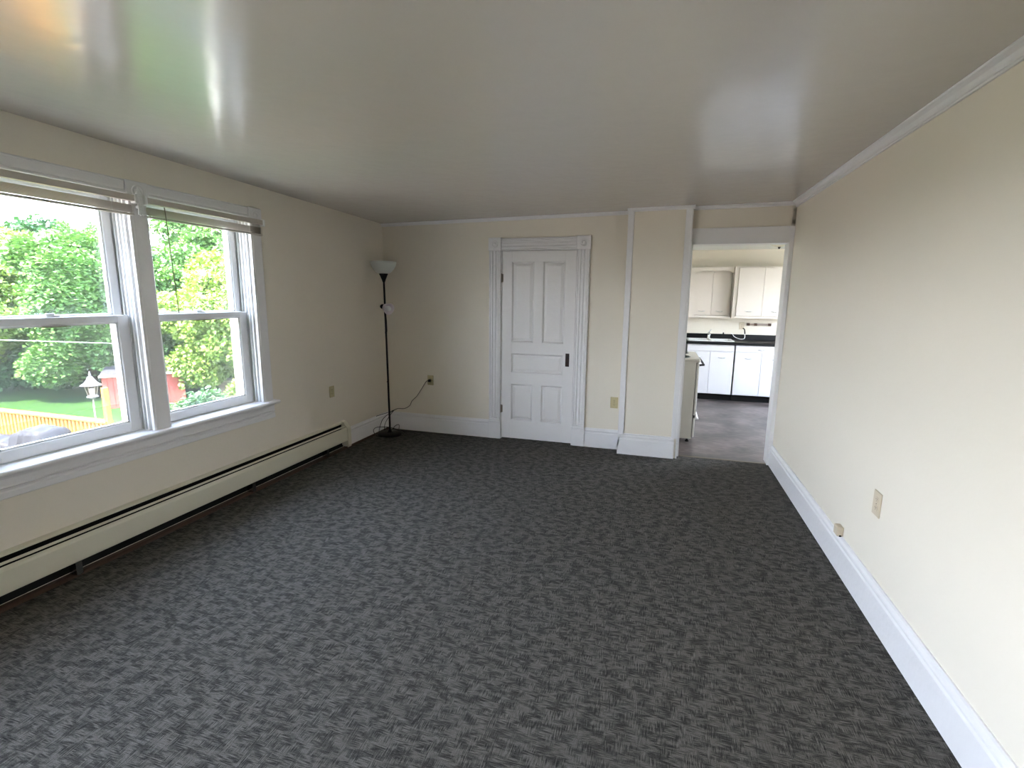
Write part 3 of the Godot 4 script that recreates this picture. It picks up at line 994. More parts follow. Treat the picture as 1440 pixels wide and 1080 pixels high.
func blinds() -> void:
	var xw := -W + 0.026
	for n in 2:
		var z0: float = [1.805, 2.778][n]
		var z1: float = [2.703, 3.66][n]
		var b := thing("mini_blind", v3(xw, 0, 0), ["raised cream mini blind with a hanging wand over the window nearer the lamp", "raised cream mini blind over the window at the photo's left edge"][n], "blind")
		var st := mb()
		# open channel head rail
		sweep(st, v3(0, 0, z0), v3(0, 0, z1), Vector3.RIGHT, [Vector2(0.0, 2.056), Vector2(0.030, 2.056), Vector2(0.030, 2.090), Vector2(0.028, 2.090), Vector2(0.028, 2.058), Vector2(0.002, 2.058), Vector2(0.002, 2.090), Vector2(0.0, 2.090)])
		obj("head_rail", st, M.blind, b)
		for k in 11:
			var y := 1.990 + k * 0.0042
			st = mb()
			sweep(st, v3(0.002, y, z0 + 0.006), v3(0.002, y, z1 - 0.006), Vector3.RIGHT, [Vector2(0, 0), Vector2(0.0125, 0.0016), Vector2(0.025, 0), Vector2(0.025, 0.0012), Vector2(0.0125, 0.0028), Vector2(0, 0.0012)])
			obj("slat", st, M.blind, b)
		st = mb()
		box(st, v3(0.002, 1.974, z0 + 0.006), v3(0.028, 1.986, z1 - 0.006), 0.003)
		obj("bottom_rail", st, M.blind, b)
		for z in [z0 + 0.12, z1 - 0.12]:
			st = mb()
			tube(st, [v3(0.0145, 1.98, z), v3(0.0145, 2.06, z)], 0.001, 6)
			obj("lift_cord", st, M.white, b)
		if n == 0:
			st = mb(true)
			tube(st, [v3(0.032, 2.05, 2.60), v3(0.034, 2.03, 2.60), v3(0.034, 1.41, 2.578)], 0.0026, 8)
			var w := obj("wand", st, M.hinge, b)
			w.set_meta("label", "thin grey tilt wand")
		for z in ([z0 - 0.012, z1 + 0.004] if n == 0 else [z0 - 0.012, z1 + 0.004]):
			st = mb()
			box(st, v3(-0.004, 2.046, z - 0.006), v3(0.034, 2.096, z + 0.010), 0.002)
			obj("bracket", st, M.white, b)
	# loose cleat and cord gathered between the two blinds
	var c := thing("blind_cord", v3(xw, 0, 2.742), "white cord bundle hanging between the two raised blinds", "cord")
	var st := mb(true)
	for k in 5:
		var zz := -0.018 + 0.008 * k
		tube(st, [v3(0.004, 2.14 - 0.01 * k, zz * 0.5), v3(0.020, 2.09, zz), v3(0.024, 2.03, zz * 0.8), v3(0.027, 1.985 - 0.006 * (k % 2), zz * 1.1)], 0.0042, 6, 4)
	obj("strands", st, M.white, c)
	st = mb()
	box(st, v3(-0.003, 2.02, -0.012), v3(0.03, 2.035, 0.012), 0.003)
	obj("cleat", st, M.white, c)

# ---------------------------------------------------------------- kitchen things
func pull(parent: Node, at: Vector3) -> void:
	var st := mb(true)
	tube(st, [at + v3(-0.048, 0, 0), at + v3(-0.044, -0.002, 0.016), at + v3(-0.02, -0.006, 0.024), at + v3(0.0, -0.007, 0.026), at + v3(0.02, -0.006, 0.024), at + v3(0.044, -0.002, 0.016), at + v3(0.048, 0, 0)], 0.0048, 8, 3)
	obj("handle", st, M.chrome, parent)

func front_panel(parent: Node, called: String, x0: float, y0: float, x1: float, y1: float, z: float, t: float) -> MeshInstance3D:
	var st := mb()
	box(st, v3(x0, y0, z), v3(x1, y1, z + t), 0.004)
	return obj(called, st, M.cab, parent)

func front_panel_m(m: Material, parent: Node, called: String, x0: float, y0: float, x1: float, y1: float, z: float, t: float) -> MeshInstance3D:
	var o := front_panel(parent, called, x0, y0, x1, y1, z, t)
	o.material_override = m
	return o

func kitchen_things() -> void:
	var zf := -3.02
	# base cabinets (x0, x1, doors, drawer?)
	var units := [[-1.34, -0.675, 1, true, "white base cabinet in the corner behind the stove"], [-0.66, 0.020, 2, false, "white two-door base cabinet under the kitchen sink"], [0.025, 0.76, 2, true, "white base cabinet with a drawer right of the sink"], [0.77, 1.98, 2, true, ""]]
	for u in units:
		var x0: float = u[0]
		var x1: float = u[1]
		if u[4] == "":
			continue
		var c := thing("base_cabinet", v3(0, 0, 0), u[4], "cabinet")
		var st := mb()
		box(st, v3(x0, 0.10, -3.59), v3(x1, 0.12, zf))
		box(st, v3(x0, 0.10, -3.59), v3(x0 + 0.018, 0.858, zf))
		box(st, v3(x1 - 0.018, 0.10, -3.59), v3(x1, 0.858, zf))
		box(st, v3(x0, 0.10, -3.59), v3(x1, 0.858, -3.58))
		box(st, v3(x0, 0.10, zf - 0.02), v3(x1, 0.858, zf))
		obj("body", st, M.cab, c)
		st = mb()
		box(st, v3(x0, 0.0, -3.59), v3(x1, 0.10, -3.07))
		var k := obj("toe_kick", st, M.dark, c)
		k.set_meta("label", "black recessed toe kick")
		var dr := front_panel(c, "drawer" if u[3] else "false_front", x0 + 0.008, 0.763, x1 - 0.008, 0.846, zf, 0.02)
		if u[3]:
			pull(dr, v3((x0 + x1) * 0.5 - 0.01, 0.803, zf + 0.02))
		var nd: int = u[2]
		for i in nd:
			var a := lerpf(x0 + 0.008, x1 - 0.008, float(i) / nd) + (0.0015 if i > 0 else 0.0)
			var b := lerpf(x0 + 0.008, x1 - 0.008, float(i + 1) / nd) - (0.0015 if i < nd - 1 else 0.0)
			var d := front_panel(c, "door", a, 0.105, b, 0.752, zf, 0.02)
			pull(d, v3((a + b) * 0.5, 0.668, zf + 0.02))
	# countertop with cut-out for the sink and its splash
	var ct := thing("countertop", v3(0, 0, 0), "black countertop with low backsplash running under the wall cabinets", "countertop")
	var st := mb()
	box(st, v3(-1.35, 0.86, -3.59), v3(-0.63, 0.9, -2.975), 0.006)
	box(st, v3(0.0, 0.86, -3.59), v3(0.78, 0.9, -2.975), 0.006)
	box(st, v3(-0.635, 0.86, -3.07), v3(0.005, 0.9, -2.975), 0.006)
	box(st, v3(-0.635, 0.86, -3.59), v3(0.005, 0.9, -3.51), 0.004)
	obj("worktop", st, M.counter, ct)
	st = mb()
	box(st, v3(-1.35, 0.895, -3.6), v3(0.78, 0.985, -3.575), 0.005)
	obj("backsplash", st, M.counter, ct)
	# sink
	var sk := thing("kitchen_sink", v3(-0.315, 0.9, -3.29), "white double-bowl sink set into the black countertop", "sink")
	st = mb()
	for r in [[-0.335, -0.225, 0.335, -0.195], [-0.335, 0.195, 0.335, 0.225], [-0.335, -0.2, -0.30, 0.2], [0.30, -0.2, 0.335, 0.2], [-0.015, -0.2, 0.015, 0.2]]:
		box(st, v3(r[0], 0.001, r[1]), v3(r[2], 0.014, r[3]), 0.004)
	obj("rim", st, M.white, sk)
	for s in [-0.1575, 0.1575]:
		st = mb()
		box(st, v3(s - 0.146, -0.17, -0.2), v3(s + 0.146, -0.165, 0.2))
		for q in [[s - 0.148, s - 0.143, -0.2, 0.2], [s + 0.143, s + 0.148, -0.2, 0.2], [s - 0.146, s + 0.146, -0.2, -0.195], [s - 0.146, s + 0.146, 0.195, 0.2]]:
			box(st, v3(q[0], -0.17, q[2]), v3(q[1], 0.0, q[3]))
		obj("bowl", st, M.white, sk)
	# faucet at the back of the sink
	var fc := thing("kitchen_faucet", v3(-0.315, 0.911, -3.50), "chrome kitchen faucet standing behind the sink", "faucet")
	st = mb(true)
	lathe(st, Transform3D(), [Vector2(0, 0), Vector2(0.034, 0), Vector2(0.034, 0.008), Vector2(0.024, 0.014), Vector2(0.021, 0.07), Vector2(0.024, 0.085), Vector2(0.018, 0.10), Vector2(0, 0.104)], 20)
	obj("body", st, M.chrome, fc)
	st = mb(true)
	tube(st, [v3(0, 0.06, 0.01), v3(0.0, 0.085, 0.06), v3(0.0, 0.08, 0.14), v3(0.0, 0.065, 0.17)], 0.011, 10, 4)
	obj("spout", st, M.chrome, fc)
	st = mb(true)
	tube(st, [v3(0, 0.10, 0), v3(0.012, 0.125, 0.01), v3(0.03, 0.145, 0.02)], 0.008, 8, 3)
	obj("lever", st, M.chrome, fc)
	# black stopper on the ledge
	var sp := thing("drain_stopper", v3(-0.09, 0.985, -3.587), "small black stopper on the backsplash ledge beside the faucet", "stopper")
	st = mb(true)
	lathe(st, Transform3D(), [Vector2(0, 0), Vector2(0.011, 0), Vector2(0.012, 0.004), Vector2(0.008, 0.012), Vector2(0.010, 0.02), Vector2(0.007, 0.026), Vector2(0, 0.028)], 16)
	obj("knob", st, M.black, sp)
	# wall cabinets
	var wl := thing("wall_cabinet", v3(0, 0, 0), "cream wall cabinet with scalloped top frame above the sink", "cabinet", "")
	var xa := -0.66
	var xb := -0.030
	st = mb()
	box(st, v3(xa, 1.245, -3.595), v3(xb, 2.02, -3.50))
	obj("body", st, M.cab_wall, wl)
	st = mb()
	# face frame, its head cut in a double scallop
	var poly := [Vector2(xa, 1.245), Vector2(xa, 2.022), Vector2(xb, 2.022), Vector2(xb, 1.245), Vector2(xb - 0.004, 1.245), Vector2(xb - 0.004, 1.94)]
	var n := 28
	for i in n + 1:
		var t := float(i) / n
		var x := lerpf(xb - 0.006, xa + 0.088, t)
		poly.append(Vector2(x, 1.938 + 0.034 * pow(absf(sin(t * TAU)), 0.7) * (1.0 if true else 0.0) - 0.006 * cos(t * TAU)))
	poly.append(Vector2(xa + 0.085, 1.94))
	poly.append(Vector2(xa + 0.085, 1.275))
	poly.append(Vector2(xb - 0.004, 1.275))
	poly.append(Vector2(xb - 0.004, 1.246))
	sweep(st, v3(0, 0, -3.425), v3(0, 0, -3.385), Vector3.RIGHT, poly)
	var ff := obj("face_frame", st, M.cab_wall, wl)
	ff.set_meta("label", "face frame with a double scalloped head")
	st = mb()
	box(st, v3(xa, 1.245, -3.51), v3(xb, 1.265, -3.40))
	box(st, v3(xa, 1.99, -3.51), v3(xb, 2.02, -3.40))
	box(st, v3(xa, 1.25, -3.51), v3(xa + 0.02, 2.02, -3.40))
	obj("frame_return", st, M.cab_wall, wl)
	var xm := -0.315
	for d in [[xa + 0.086, xm - 0.002, -0.455], [xm + 0.002, xb - 0.006, -0.190]]:
		var dd := front_panel_m(M.cab_wall, wl, "door", d[0], 1.282, d[1], 1.985, -3.50, 0.02)
		pull(dd, v3(d[2], 1.348, -3.48))
	var wr := thing("wall_cabinet", v3(0, 0, 0), "deeper plain cream wall cabinet nearest the right doorway edge", "cabinet", "")
	st = mb()
	box(st, v3(-0.024, 1.25, -3.595), v3(0.78, 2.024, -3.32))
	obj("body", st, M.cab_wall, wr)
	for d in [[0.030, 0.385], [0.387, 0.75]]:
		var dd := front_panel_m(M.cab_wall, wr, "door", d[0], 1.282, d[1], 2.01, -3.32, 0.02)
		pull(dd, v3((d[0] + d[1]) * 0.5 - 0.005, 1.357, -3.30))
	# outlet, plug and cord under the right cabinet
	outlet(v3(0.172, 1.122, -3.6), Vector3.BACK, 0.074, 0.112, "beige outlet over the backsplash below the wall cabinets", true, M.ivory)
	var pc := thing("appliance_cord", v3(0.21, 1.03, -3.566), "white cord with dark plug looping over the black backsplash", "cord")
	st = mb(true)
	tube(st, [v3(-0.02, 0.055, -0.01), v3(0.0, 0.04, 0.012), v3(0.008, 0.0, 0.012), v3(0.012, -0.035, 0.012)], 0.008, 8, 3)
	obj("plug", st, M.dark, pc)
	st = mb(true)
	tube(st, [v3(0.012, -0.035, 0.012), v3(0.014, -0.08, 0.022), v3(0.0, -0.108, 0.04), v3(-0.05, -0.114, 0.05), v3(-0.10, -0.10, 0.034), v3(-0.145, -0.075, 0.016), v3(-0.172, -0.034, 0.012), v3(-0.19, -0.028, 0.004)], 0.005, 8, 4)
	obj("cord", st, M.white, pc)
	var kr := thing("wall_rack", v3(0.42, 1.148, -3.6), "narrow bar rack with brown ends under the right wall cabinet", "rack")
	st = mb()
	box(st, v3(-0.17, -0.014, 0.01), v3(0.165, 0.014, 0.03), 0.004)
	obj("bar", st, M.rack, kr)
	for x in [[-0.18, -0.135], [-0.075, -0.03], [0.125, 0.17]]:
		st = mb()
		box(st, v3(x[0], -0.02, 0.0), v3(x[1], 0.02, 0.034), 0.004)
		obj("bracket", st, M.brown_wood, kr)
	# stove, its side towards the living room
	var sv := thing("kitchen_stove", v3(0, 0, 0), "white kitchen stove seen side-on just inside the opening", "stove")
	var zs0 := -1.24
	var zs1 := -0.48
	st = mb()
	box(st, v3(-1.32, 0.04, zs0), v3(-0.682, 0.882, zs1), 0.006)
	obj("side_panel", st, M.enamel, sv)
	st = mb()
	box(st, v3(-1.33, 0.872, zs0 - 0.006), v3(-0.640, 0.912, zs1 + 0.006), 0.012)
	var tp := obj("cooktop", st, M.enamel, sv)
	for p in [[-0.84, -0.66], [-0.84, -1.05], [-1.13, -0.66], [-1.13, -1.05]]:
		st = mb(true)
		lathe(st, Transform3D(Basis(), v3(p[0], 0.912, p[1])), [Vector2(0.105, 0), Vector2(0.105, 0.004), Vector2(0.095, 0.004), Vector2(0.08, -0.001), Vector2(0, -0.001)], 24)
		for r in [0.03, 0.05, 0.07, 0.088]:
			var ring := []
			for i in 25:
				ring.append(v3(p[0] + cos(TAU * i / 24.0) * r, 0.918, p[1] + sin(TAU * i / 24.0) * r))
			tube(st, ring, 0.005, 6)
		obj("burner", st, M.black, tp)
	st = mb()
	box(st, v3(-1.335, 0.9, zs0), v3(-1.27, 1.09, zs1), 0.01)
	obj("backguard", st, M.enamel, sv)
	st = mb()
	box(st, v3(-0.676, 0.30, zs0 + 0.006), v3(-0.650, 0.865, zs1 - 0.004), 0.006)
	var od := obj("oven_door", st, M.enamel, sv)
	st = mb(true)
	tube(st, [v3(-0.65, 0.842, zs0 + 0.06), v3(-0.605, 0.846, zs0 + 0.07), v3(-0.602, 0.846, -0.86), v3(-0.605, 0.846, zs1 - 0.05), v3(-0.65, 0.842, zs1 - 0.04)], 0.011, 10)
	obj("handle", st, M.black, od)
	st = mb()
	box(st, v3(-0.676, 0.06, zs0 + 0.006), v3(-0.655, 0.272, zs1 - 0.004), 0.006)
	var dw := obj("storage_drawer", st, M.enamel, sv)
	st = mb()
	sweep(st, v3(-0.656, 0.25, zs0 + 0.02), v3(-0.656, 0.25, zs1 - 0.006), Vector3.RIGHT, [Vector2(0, 0.0), Vector2(0.010, 0.012), Vector2(0.034, 0.006), Vector2(0.038, 0.014), Vector2(0.016, 0.034), Vector2(0.010, 0.07), Vector2(0.0, 0.08)])
	obj("drawer_pull", st, M.white, dw)
	for p in [[-1.28, zs0 + 0.05], [-1.28, zs1 - 0.05], [-0.72, zs0 + 0.05], [-0.72, zs1 - 0.05]]:
		st = mb(true)
		lathe(st, Transform3D(Basis(), v3(p[0], 0, p[1])), [Vector2(0, 0), Vector2(0.02, 0), Vector2(0.02, 0.01), Vector2(0.012, 0.014), Vector2(0.012, 0.045)], 12)
		obj("foot", st, M.dark, sv)
	# ceiling light
	var cl := thing("ceiling_light", v3(0.25, 2.3, -1.8), "round glass ceiling light with dark finial at the top of the opening", "lamp")
	st = mb(true)
	lathe(st, Transform3D(), [Vector2(0, 0), Vector2(0.09, 0.0), Vector2(0.09, -0.025), Vector2(0.07, -0.03)], 28)
	obj("canopy", st, M.white, cl)
	st = mb(true)
	lathe(st, Transform3D(), [Vector2(0.0, -0.142), Vector2(0.05, -0.132), Vector2(0.11, -0.105), Vector2(0.155, -0.068), Vector2(0.17, -0.04), Vector2(0.165, -0.038), Vector2(0.11, -0.088), Vector2(0.0, -0.118)], 36)
	var gm := mat(Color(0.9, 0.86, 0.78), 0.4, 0.5)
	gm.backlight_enabled = true
	gm.backlight = Color(0.7, 0.66, 0.58)
	obj("glass_bowl", st, gm, cl)
	st = mb(true)
	lathe(st, Transform3D(), [Vector2(0, -0.164), Vector2(0.008, -0.160), Vector2(0.012, -0.152), Vector2(0.016, -0.144), Vector2(0.014, -0.138), Vector2(0, -0.136)], 16)
	obj("finial", st, M.black, cl)
	st = mb(true)
	lathe(st, Transform3D(), [Vector2(0, -0.09), Vector2(0.024, -0.08), Vector2(0.03, -0.06), Vector2(0.016, -0.03), Vector2(0, -0.028)], 16)
	obj("bulb", st, M.white, cl)

# ---------------------------------------------------------------- garden
func leaf_mesh(kind: int) -> ArrayMesh:
	var r := RandomNumberGenerator.new()
	r.seed = 900 + kind
	var st := mb()
	for i in 16:
		var p := v3(r.randfn(0, 0.11), r.randfn(0, 0.08), r.randfn(0, 0.11))
		var d := v3(r.randf_range(-1, 1), r.randf_range(-0.8, 0.3), r.randf_range(-1, 1)).normalized()
		var nrm := (Vector3.UP + v3(r.randf_range(-0.8, 0.8), 0, r.randf_range(-0.8, 0.8))).normalized()
		var s := d.cross(nrm).normalized()
		var L := r.randf_range(0.10, 0.16)
		var w := L * 0.42
		var up := s.cross(d).normalized()
		var tip := p + d * L
		var m := p + d * L * 0.45
		tri(st, p, m + s * w + up * 0.012, m, up)
		tri(st, m + s * w + up * 0.012, tip, m, up)
		tri(st, p, m, m - s * w + up * 0.012, up)
		tri(st, m - s * w + up * 0.012, m, tip, up)
	st.generate_normals()
	return st.commit()

var leaves := []

func leaf_mat(c: Color) -> StandardMaterial3D:
	var m := mat(Color.WHITE, 0.5, 0.4)
	m.vertex_color_use_as_albedo = true
	m.albedo_color = c
	m.backlight_enabled = true
	m.backlight = Color(0.42, 0.5, 0.2)
	return m

# leaf clusters spread over the outside of a few rounded masses
func foliage(parent: Node, blobs: Array, count: int, scale_: float, m: Material, seed_: int, called := "foliage") -> void:
	var r := RandomNumberGenerator.new()
	r.seed = seed_
	var mm := MultiMesh.new()
	mm.transform_format = MultiMesh.TRANSFORM_3D
	mm.use_colors = true
	mm.mesh = leaves[seed_ % leaves.size()]
	mm.instance_count = count
	var vol := 0.0
	for b in blobs:
		vol += b[1].x * b[1].y + b[1].z * b[1].x
	var k := 0
	for bi in blobs.size():
		var b = blobs[bi]
		var share := int(count * (b[1].x * b[1].y + b[1].z * b[1].x) / vol)
		if bi == blobs.size() - 1:
			share = count - k
		for i in share:
			if k >= count:
				break
			var d := v3(r.randfn(), r.randfn(), r.randfn()).normalized()
			var rad := pow(r.randf(), 0.25)
			# rough outline: lumps on the mass
			rad *= 1.0 + 0.14 * sin(d.x * 7.0 + seed_) * sin(d.y * 6.0 + 1.0) + 0.08 * sin(d.z * 13.0)
			var p: Vector3 = b[0] + d * rad * b[1]
			var basis := Basis.from_euler(v3(r.randf_range(-0.5, 0.5), r.randf_range(0, TAU), r.randf_range(-0.5, 0.5))).scaled(Vector3.ONE * scale_ * r.randf_range(0.7, 1.35))
			mm.set_instance_transform(k, Transform3D(basis, p))
			var t := r.randf()
			mm.set_instance_color(k, Color(lerpf(0.75, 1.3, t), lerpf(0.8, 1.2, t), lerpf(0.85, 1.0, t)))
			k += 1
	var o := MultiMeshInstance3D.new()
	o.multimesh = mm
	o.material_override = m
	o.name = called
	o.set_meta("kind", "stuff")
	parent.add_child(o, true)

func tree(at: Vector3, h: float, rad: float, low: float, label: String, m: Material, count: int, seed_: int, scale_ := 1.6) -> void:
	var t := thing("garden_tree", at, label, "tree", "trees beyond the lawn")
	var r := RandomNumberGenerator.new()
	r.seed = seed_
	var st := mb(true)
	tube(st, [v3(0, -0.1, 0), v3(0.05, h * 0.2, 0.03), v3(-0.05, h * 0.45, 0.0), v3(0.05, h * 0.75, 0.05)], 0.24, 10, 4, 0.07)
	obj("trunk", st, M.bark, t)
	var blobs := []
	blobs.append([v3(0, lerpf(low, h, 0.5), 0), v3(rad * 0.8, (h - low) * 0.42, rad * 0.8)])
	for i in 9:
		var a := TAU * i / 9.0 + r.randf()
		var y := lerpf(low + (h - low) * 0.12, h * 0.92, r.randf())
		var rr := rad * (0.35 + 0.4 * sin(PI * clampf((y - low) / (h - low), 0.05, 1.0)))
		var p := v3(cos(a) * rr, y, sin(a) * rr)
		blobs.append([p, v3(rad * r.randf_range(0.32, 0.48), rad * r.randf_range(0.22, 0.34), rad * r.randf_range(0.32, 0.48))])
		st = mb(true)
		tube(st, [v3(0, y * 0.62, 0), p * v3(0.5, 0, 0.5) + v3(0, y * 0.85, 0), p], 0.06, 7, 3, 0.015)
		obj("branch", st, M.bark, t)
	foliage(t, blobs, count, scale_, m, seed_)

func shrub(at: Vector3, size: Vector3, label: String, m: Material, count: int, seed_: int, scale_ := 1.0, group := "shrubs on the lawn") -> void:
	var t := thing("garden_shrub", at, label, "shrub", group)
	var st := mb(true)
	for i in 5:
		var a := TAU * i / 5.0
		tube(st, [v3(0, -0.05, 0), v3(cos(a) * size.x * 0.3, size.y * 0.4, sin(a) * size.z * 0.3), v3(cos(a) * size.x * 0.6, size.y * 0.75, sin(a) * size.z * 0.6)], 0.03, 6, 3, 0.01)
	obj("stem", st, M.bark, t)
	var blobs := [[v3(0, size.y * 0.5, 0), v3(size.x * 0.8, size.y * 0.5, size.z * 0.8)]]
	for i in 4:
		var a := TAU * i / 4.0 + seed_
		blobs.append([v3(cos(a) * size.x * 0.55, size.y * (0.4 + 0.12 * (i % 2)), sin(a) * size.z * 0.55), v3(size.x, size.y, size.z) * 0.42])
	foliage(t, blobs, count, scale_, m, seed_)

func garden_things() -> void:
	for k in 4:
		leaves.append(leaf_mesh(k))
	var lime := leaf_mat(Color(0.43, 0.53, 0.24))
	var mid := leaf_mat(Color(0.33, 0.47, 0.25))
	var deep := leaf_mat(Color(0.24, 0.37, 0.24))
	# trees beyond the lawn
	tree(v3(-31.0, GY, -9.6), 8.3, 3.0, 0.8, "loose pale green tree at the far left of the left window", lime, 4200, 21, 1.25)
	tree(v3(-25.9, GY, -10.9), 8.0, 2.3, 0.7, "dense dark green tree rising beside the window mullion", mid, 8500, 22, 1.2)
	tree(v3(-25.6, GY, -13.9), 7.6, 3.0, 0.7, "mid green tree partly hidden behind the window mullion", mid, 7500, 23, 1.2)
	tree(v3(-20.2, GY, -13.4), 6.5, 2.7, 0.7, "bright yellow green tree filling the right window", lime, 8500, 24, 1.2)
	tree(v3(-28.0, GY, -20.5), 13.0, 4.2, 5.0, "tall tree whose high branches cross the top of the right window", mid, 5200, 25, 1.5)
	tree(v3(-17.4, GY, -15.2), 7.4, 2.8, 0.7, "yellow green tree at the right edge of the right window", lime, 7000, 26, 1.2)
	tree(v3(-38.0, GY, -14.5), 8.5, 4.5, 0.8, "broad shaded tree far behind the lawn", deep, 4200, 27, 2.0)
	# dark understorey that closes the view below the crowns
	var hs := [[v3(-32.5, GY, -9.5), "dark shrub under the leftmost tree"], [v3(-30.5, GY, -12.2), "dark shrub behind the lawn, left of the garden lantern"], [v3(-28.5, GY, -14.0), "dark shrub straight behind the garden lantern"], [v3(-26.5, GY, -15.6), "dark shrub behind the left end of the red shed"], [v3(-24.0, GY, -16.2), "dark shrub behind the red shed roof"], [v3(-21.6, GY, -16.4), "dark shrub right of the red shed"]]
	for i in hs.size():
		shrub(hs[i][0], v3(2.1, 3.4, 1.8), hs[i][1], deep, 2600, 40 + i, 1.4, "dark shrubs under the trees")
	shrub(v3(-14.17, GY, -5.58), v3(0.62, 1.5, 0.6), "leafy green shrub in front of the red shed", mid, 1800, 60, 0.9)
	shrub(v3(-13.41, GY, -5.81), v3(0.72, 1.95, 0.7), "green shrub at the bottom right of the right window", deep, 1500, 61, 0.9)
	shrub(v3(-16.6, GY, -10.6), v3(0.9, 1.5, 0.9), "yellow leaved shrub beside the pale garden wall", lime, 900, 62, 0.9)
	# red shed
	var sa := v3(-22.9, GY, -9.32)
	var sb := v3(-21.1, GY, -11.5)
	var dirx := (sb - sa).normalized()
	var back := v3(dirx.z, 0, -dirx.x).normalized()
	if back.z > 0:
		back = -back
	var sd := thing("garden_shed", sa, "low red wooden shed with dark roof across the lawn", "shed")
	sd.transform = Transform3D(Basis(dirx, Vector3.UP, -back), sa)
	var L := sa.distance_to(sb)
	var st := mb()
	box(st, v3(0, 0, -2.2), v3(L, 1.36, 0))
	obj("wall", st, M.red, sd)
	for i in 15:
		st = mb()
		box(st, v3(L * i / 15.0 + 0.008, 0.02, 0), v3(L * (i + 1) / 15.0 - 0.008, 1.35, 0.02), 0.004)
		obj("board", st, M.red, sd)
	st = mb()
	sweep(st, v3(-0.06, 1.36, 0), v3(L + 0.06, 1.36, 0), Vector3.FORWARD, [Vector2(-0.18, 0.0), Vector2(2.4, 0.10), Vector2(2.4, 0.16), Vector2(-0.18, 0.07)])
	obj("roof", st, M.roof, sd)
	st = mb()
	box(st, v3(-0.07, 1.34, 0.16), v3(L + 0.07, 1.42, 0.2), 0.004)
	obj("fascia", st, M.fascia, sd)
	# pale low wall to the right of it
	var gw := thing("garden_wall", v3(-21.3, GY, -13.6), "low pale stone wall with flat cap under the trees", "wall")
	gw.rotation.y = -atan2(0.3, 3.0)
	st = mb()
	box(st, v3(0, 0, -0.2), v3(4.0, 0.62, 0.2), 0.02)
	obj("stonework", st, M.stone, gw)
	st = mb()
	box(st, v3(-0.05, 0.62, -0.26), v3(4.05, 0.74, 0.26), 0.02)
	obj("cap", st, M.fascia, gw)
	# pine deck with railing
	var dk := thing("wooden_deck", v3(-13.8, -1.8, -1.42), "new yellow pine deck with baluster railing below the left window", "deck")
	for i in 12:
		st = mb()
		box(st, v3(-1.2, -0.04, 0.0 + i * 0.15), v3(3.4, 0.0, 0.143 + i * 0.15), 0.004)
		obj("floor_board", st, M.pine, dk)
	st = mb()
	for p in [[-1.1, 0.06], [3.3, 0.06], [-1.1, 1.7], [3.3, 1.7]]:
		box(st, v3(p[0] - 0.06, -1.4, p[1] - 0.06), v3(p[0] + 0.06, -0.04, p[1] + 0.06))
	box(st, v3(-1.2, -0.24, 0.0), v3(3.4, -0.04, 0.04))
	obj("substructure", st, M.pine, dk)
	st = mb()
	box(st, v3(-1.2, 0.945, -0.07), v3(3.0, 0.985, 0.08), 0.006)
	obj("top_rail", st, M.pine, dk)
	st = mb()
	box(st, v3(-1.2, 0.86, -0.01), v3(3.0, 0.945, 0.03), 0.004)
	obj("stringer", st, M.pine, dk)
	st = mb()
	box(st, v3(-1.2, 0.08, -0.01), v3(3.0, 0.16, 0.03), 0.004)
	obj("stringer", st, M.pine, dk)
	st = mb()
	box(st, v3(0, 0.06, -0.018), v3(0.055, 0.93, 0.018), 0.004)
	st.generate_normals()
	var bal := st.commit()
	for i in 39:
		var o := obj_mesh("baluster", bal, M.pine, dk)
		o.position = v3(-1.17 + i * 0.105, 0, 0.045)
	for p in [[2.93, 1.62], [-1.25, 1.15]]:
		st = mb()
		box(st, v3(p[0], -0.3, -0.04), v3(p[0] + 0.085, p[1], 0.045), 0.008)
		obj("post", st, M.pine, dk)
	# tarp over something on the deck
	var tp := thing("tarp", v3(-13.38, -1.795, -0.95), "dark plastic tarp covering something low on the pine deck", "tarp")
	st = mb(true)
	var fn := FastNoiseLite.new()
	fn.seed = 3
	fn.frequency = 1.6
	var nxx := 40
	var sec := [Vector2(0.42, 0.0), Vector2(0.40, 0.3), Vector2(0.37, 0.6), Vector2(0.33, 0.9), Vector2(0.28, 1.0), Vector2(0.15, 1.0), Vector2(0.0, 1.02), Vector2(-0.15, 1.0), Vector2(-0.2, 0.7), Vector2(-0.22, 0.0)]
	var grid := []
	for i in nxx + 1:
		var u := float(i) / nxx
		var x := lerpf(-0.5, 2.1, u)
		var hgt := lerpf(0.58, 0.66, u) + 0.24 * smoothstep(0.60, 0.72, u) - 0.25 * smoothstep(0.93, 1.0, u)
		if i == 0 or i == nxx:
			hgt = 0.02
		var row := []
		for q in sec:
			var nn := fn.get_noise_3d(x * 1.6, q.y * 1.2, q.x * 2.0)
			var n2 := fn.get_noise_3d(x * 4.0 + 9.0, q.y * 0.6, 2.0)
			row.append(v3(x, maxf(0.0, q.y * hgt + nn * 0.07 * q.y + n2 * 0.05 * q.y), q.x + (nn * 0.08 + n2 * 0.08)))
		grid.append(row)
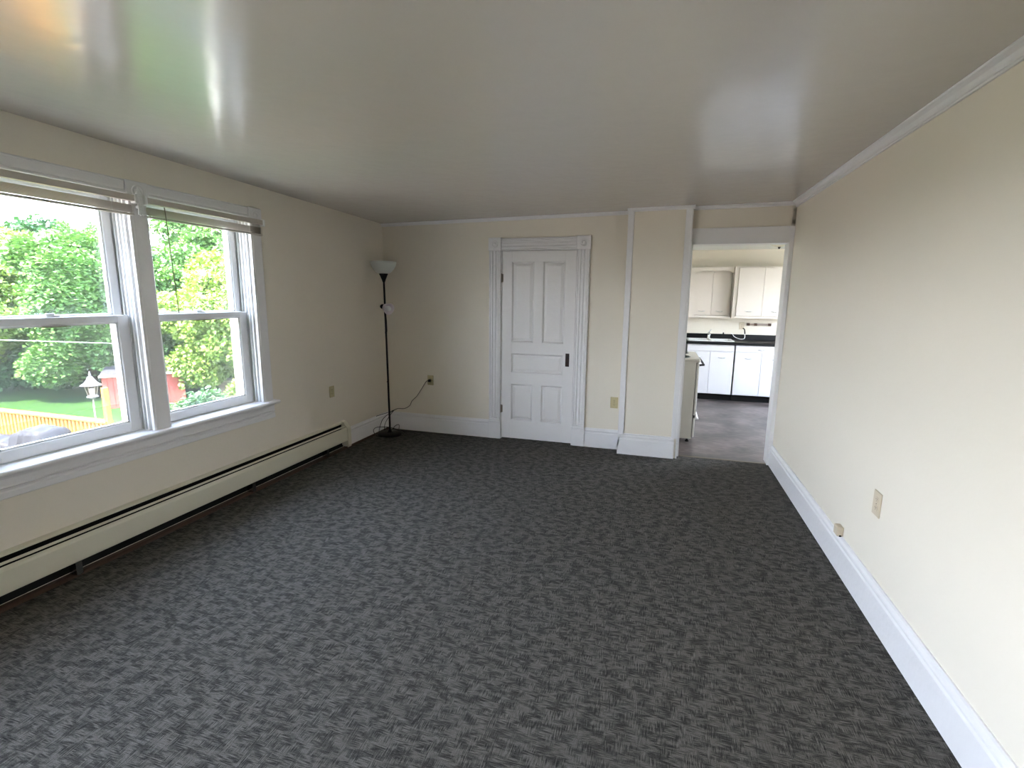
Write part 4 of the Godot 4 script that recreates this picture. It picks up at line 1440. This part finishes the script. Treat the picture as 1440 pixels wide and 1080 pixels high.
	for i in nxx:
		for k in sec.size() - 1:
			var c: Vector3 = (grid[i][k] + grid[i + 1][k + 1]) * 0.5
			quad(st, grid[i][k], grid[i + 1][k], grid[i + 1][k + 1], grid[i][k + 1], c - v3(c.x, 0.3, 0.08))
	obj("sheet", st, M.tarp, tp)
	# lantern on a slim pole
	var ln := thing("garden_lantern", v3(-12.59, GY, -2.33), "white metal lantern on a slim pole beyond the deck railing", "lantern")
	st = mb(true)
	tube(st, [v3(0, -0.1, 0), v3(0, 2.56, 0)], 0.014, 8)
	obj("pole", st, M.hinge, ln)
	st = mb(true)
	lathe(st, Transform3D(Basis(), v3(0, 2.55, 0)), [Vector2(0, -0.03), Vector2(0.04, -0.03), Vector2(0.10, 0.0), Vector2(0.10, 0.02), Vector2(0.07, 0.035), Vector2(0.0, 0.035)], 20)
	var lb := obj("tray", st, M.lantern, ln)
	st = mb()
	for k in 6:
		var a := TAU * k / 6.0
		tube(st, [v3(cos(a) * 0.07, 2.58, sin(a) * 0.07), v3(cos(a) * 0.115, 2.815, sin(a) * 0.115)], 0.008, 6)
	obj("frame", st, M.hinge, lb)
	st = mb(true)
	lathe(st, Transform3D(Basis(), v3(0, 0, 0)), [Vector2(0.0, 2.585), Vector2(0.04, 2.585), Vector2(0.045, 2.72), Vector2(0.0, 2.74)], 16)
	obj("candle", st, M.white, ln)
	st = mb(true)
	lathe(st, Transform3D(Basis(), v3(0, 2.81, 0)), [Vector2(0.09, 0.0), Vector2(0.185, -0.010), Vector2(0.185, 0.0), Vector2(0.12, 0.045), Vector2(0.075, 0.11), Vector2(0.045, 0.17), Vector2(0.04, 0.178), Vector2(0.022, 0.19), Vector2(0.018, 0.20), Vector2(0.026, 0.22), Vector2(0.016, 0.25), Vector2(0.008, 0.28), Vector2(0, 0.30)], 24)
	obj("roof", st, M.lantern, ln)
	# white line strung across the garden
	var wl := thing("garden_line", v3(0, 0, 0), "thin white line strung across the garden in front of the trees", "line")
	st = mb(true)
	tube(st, [v3(-19.09, 0.51, -1.09), v3(-18.97, 0.20, -4.25), v3(-20.11, -0.26, -8.06), v3(-26.03, -0.98, -13.59)], 0.009, 6, 6)
	obj("strand", st, M.white, wl)
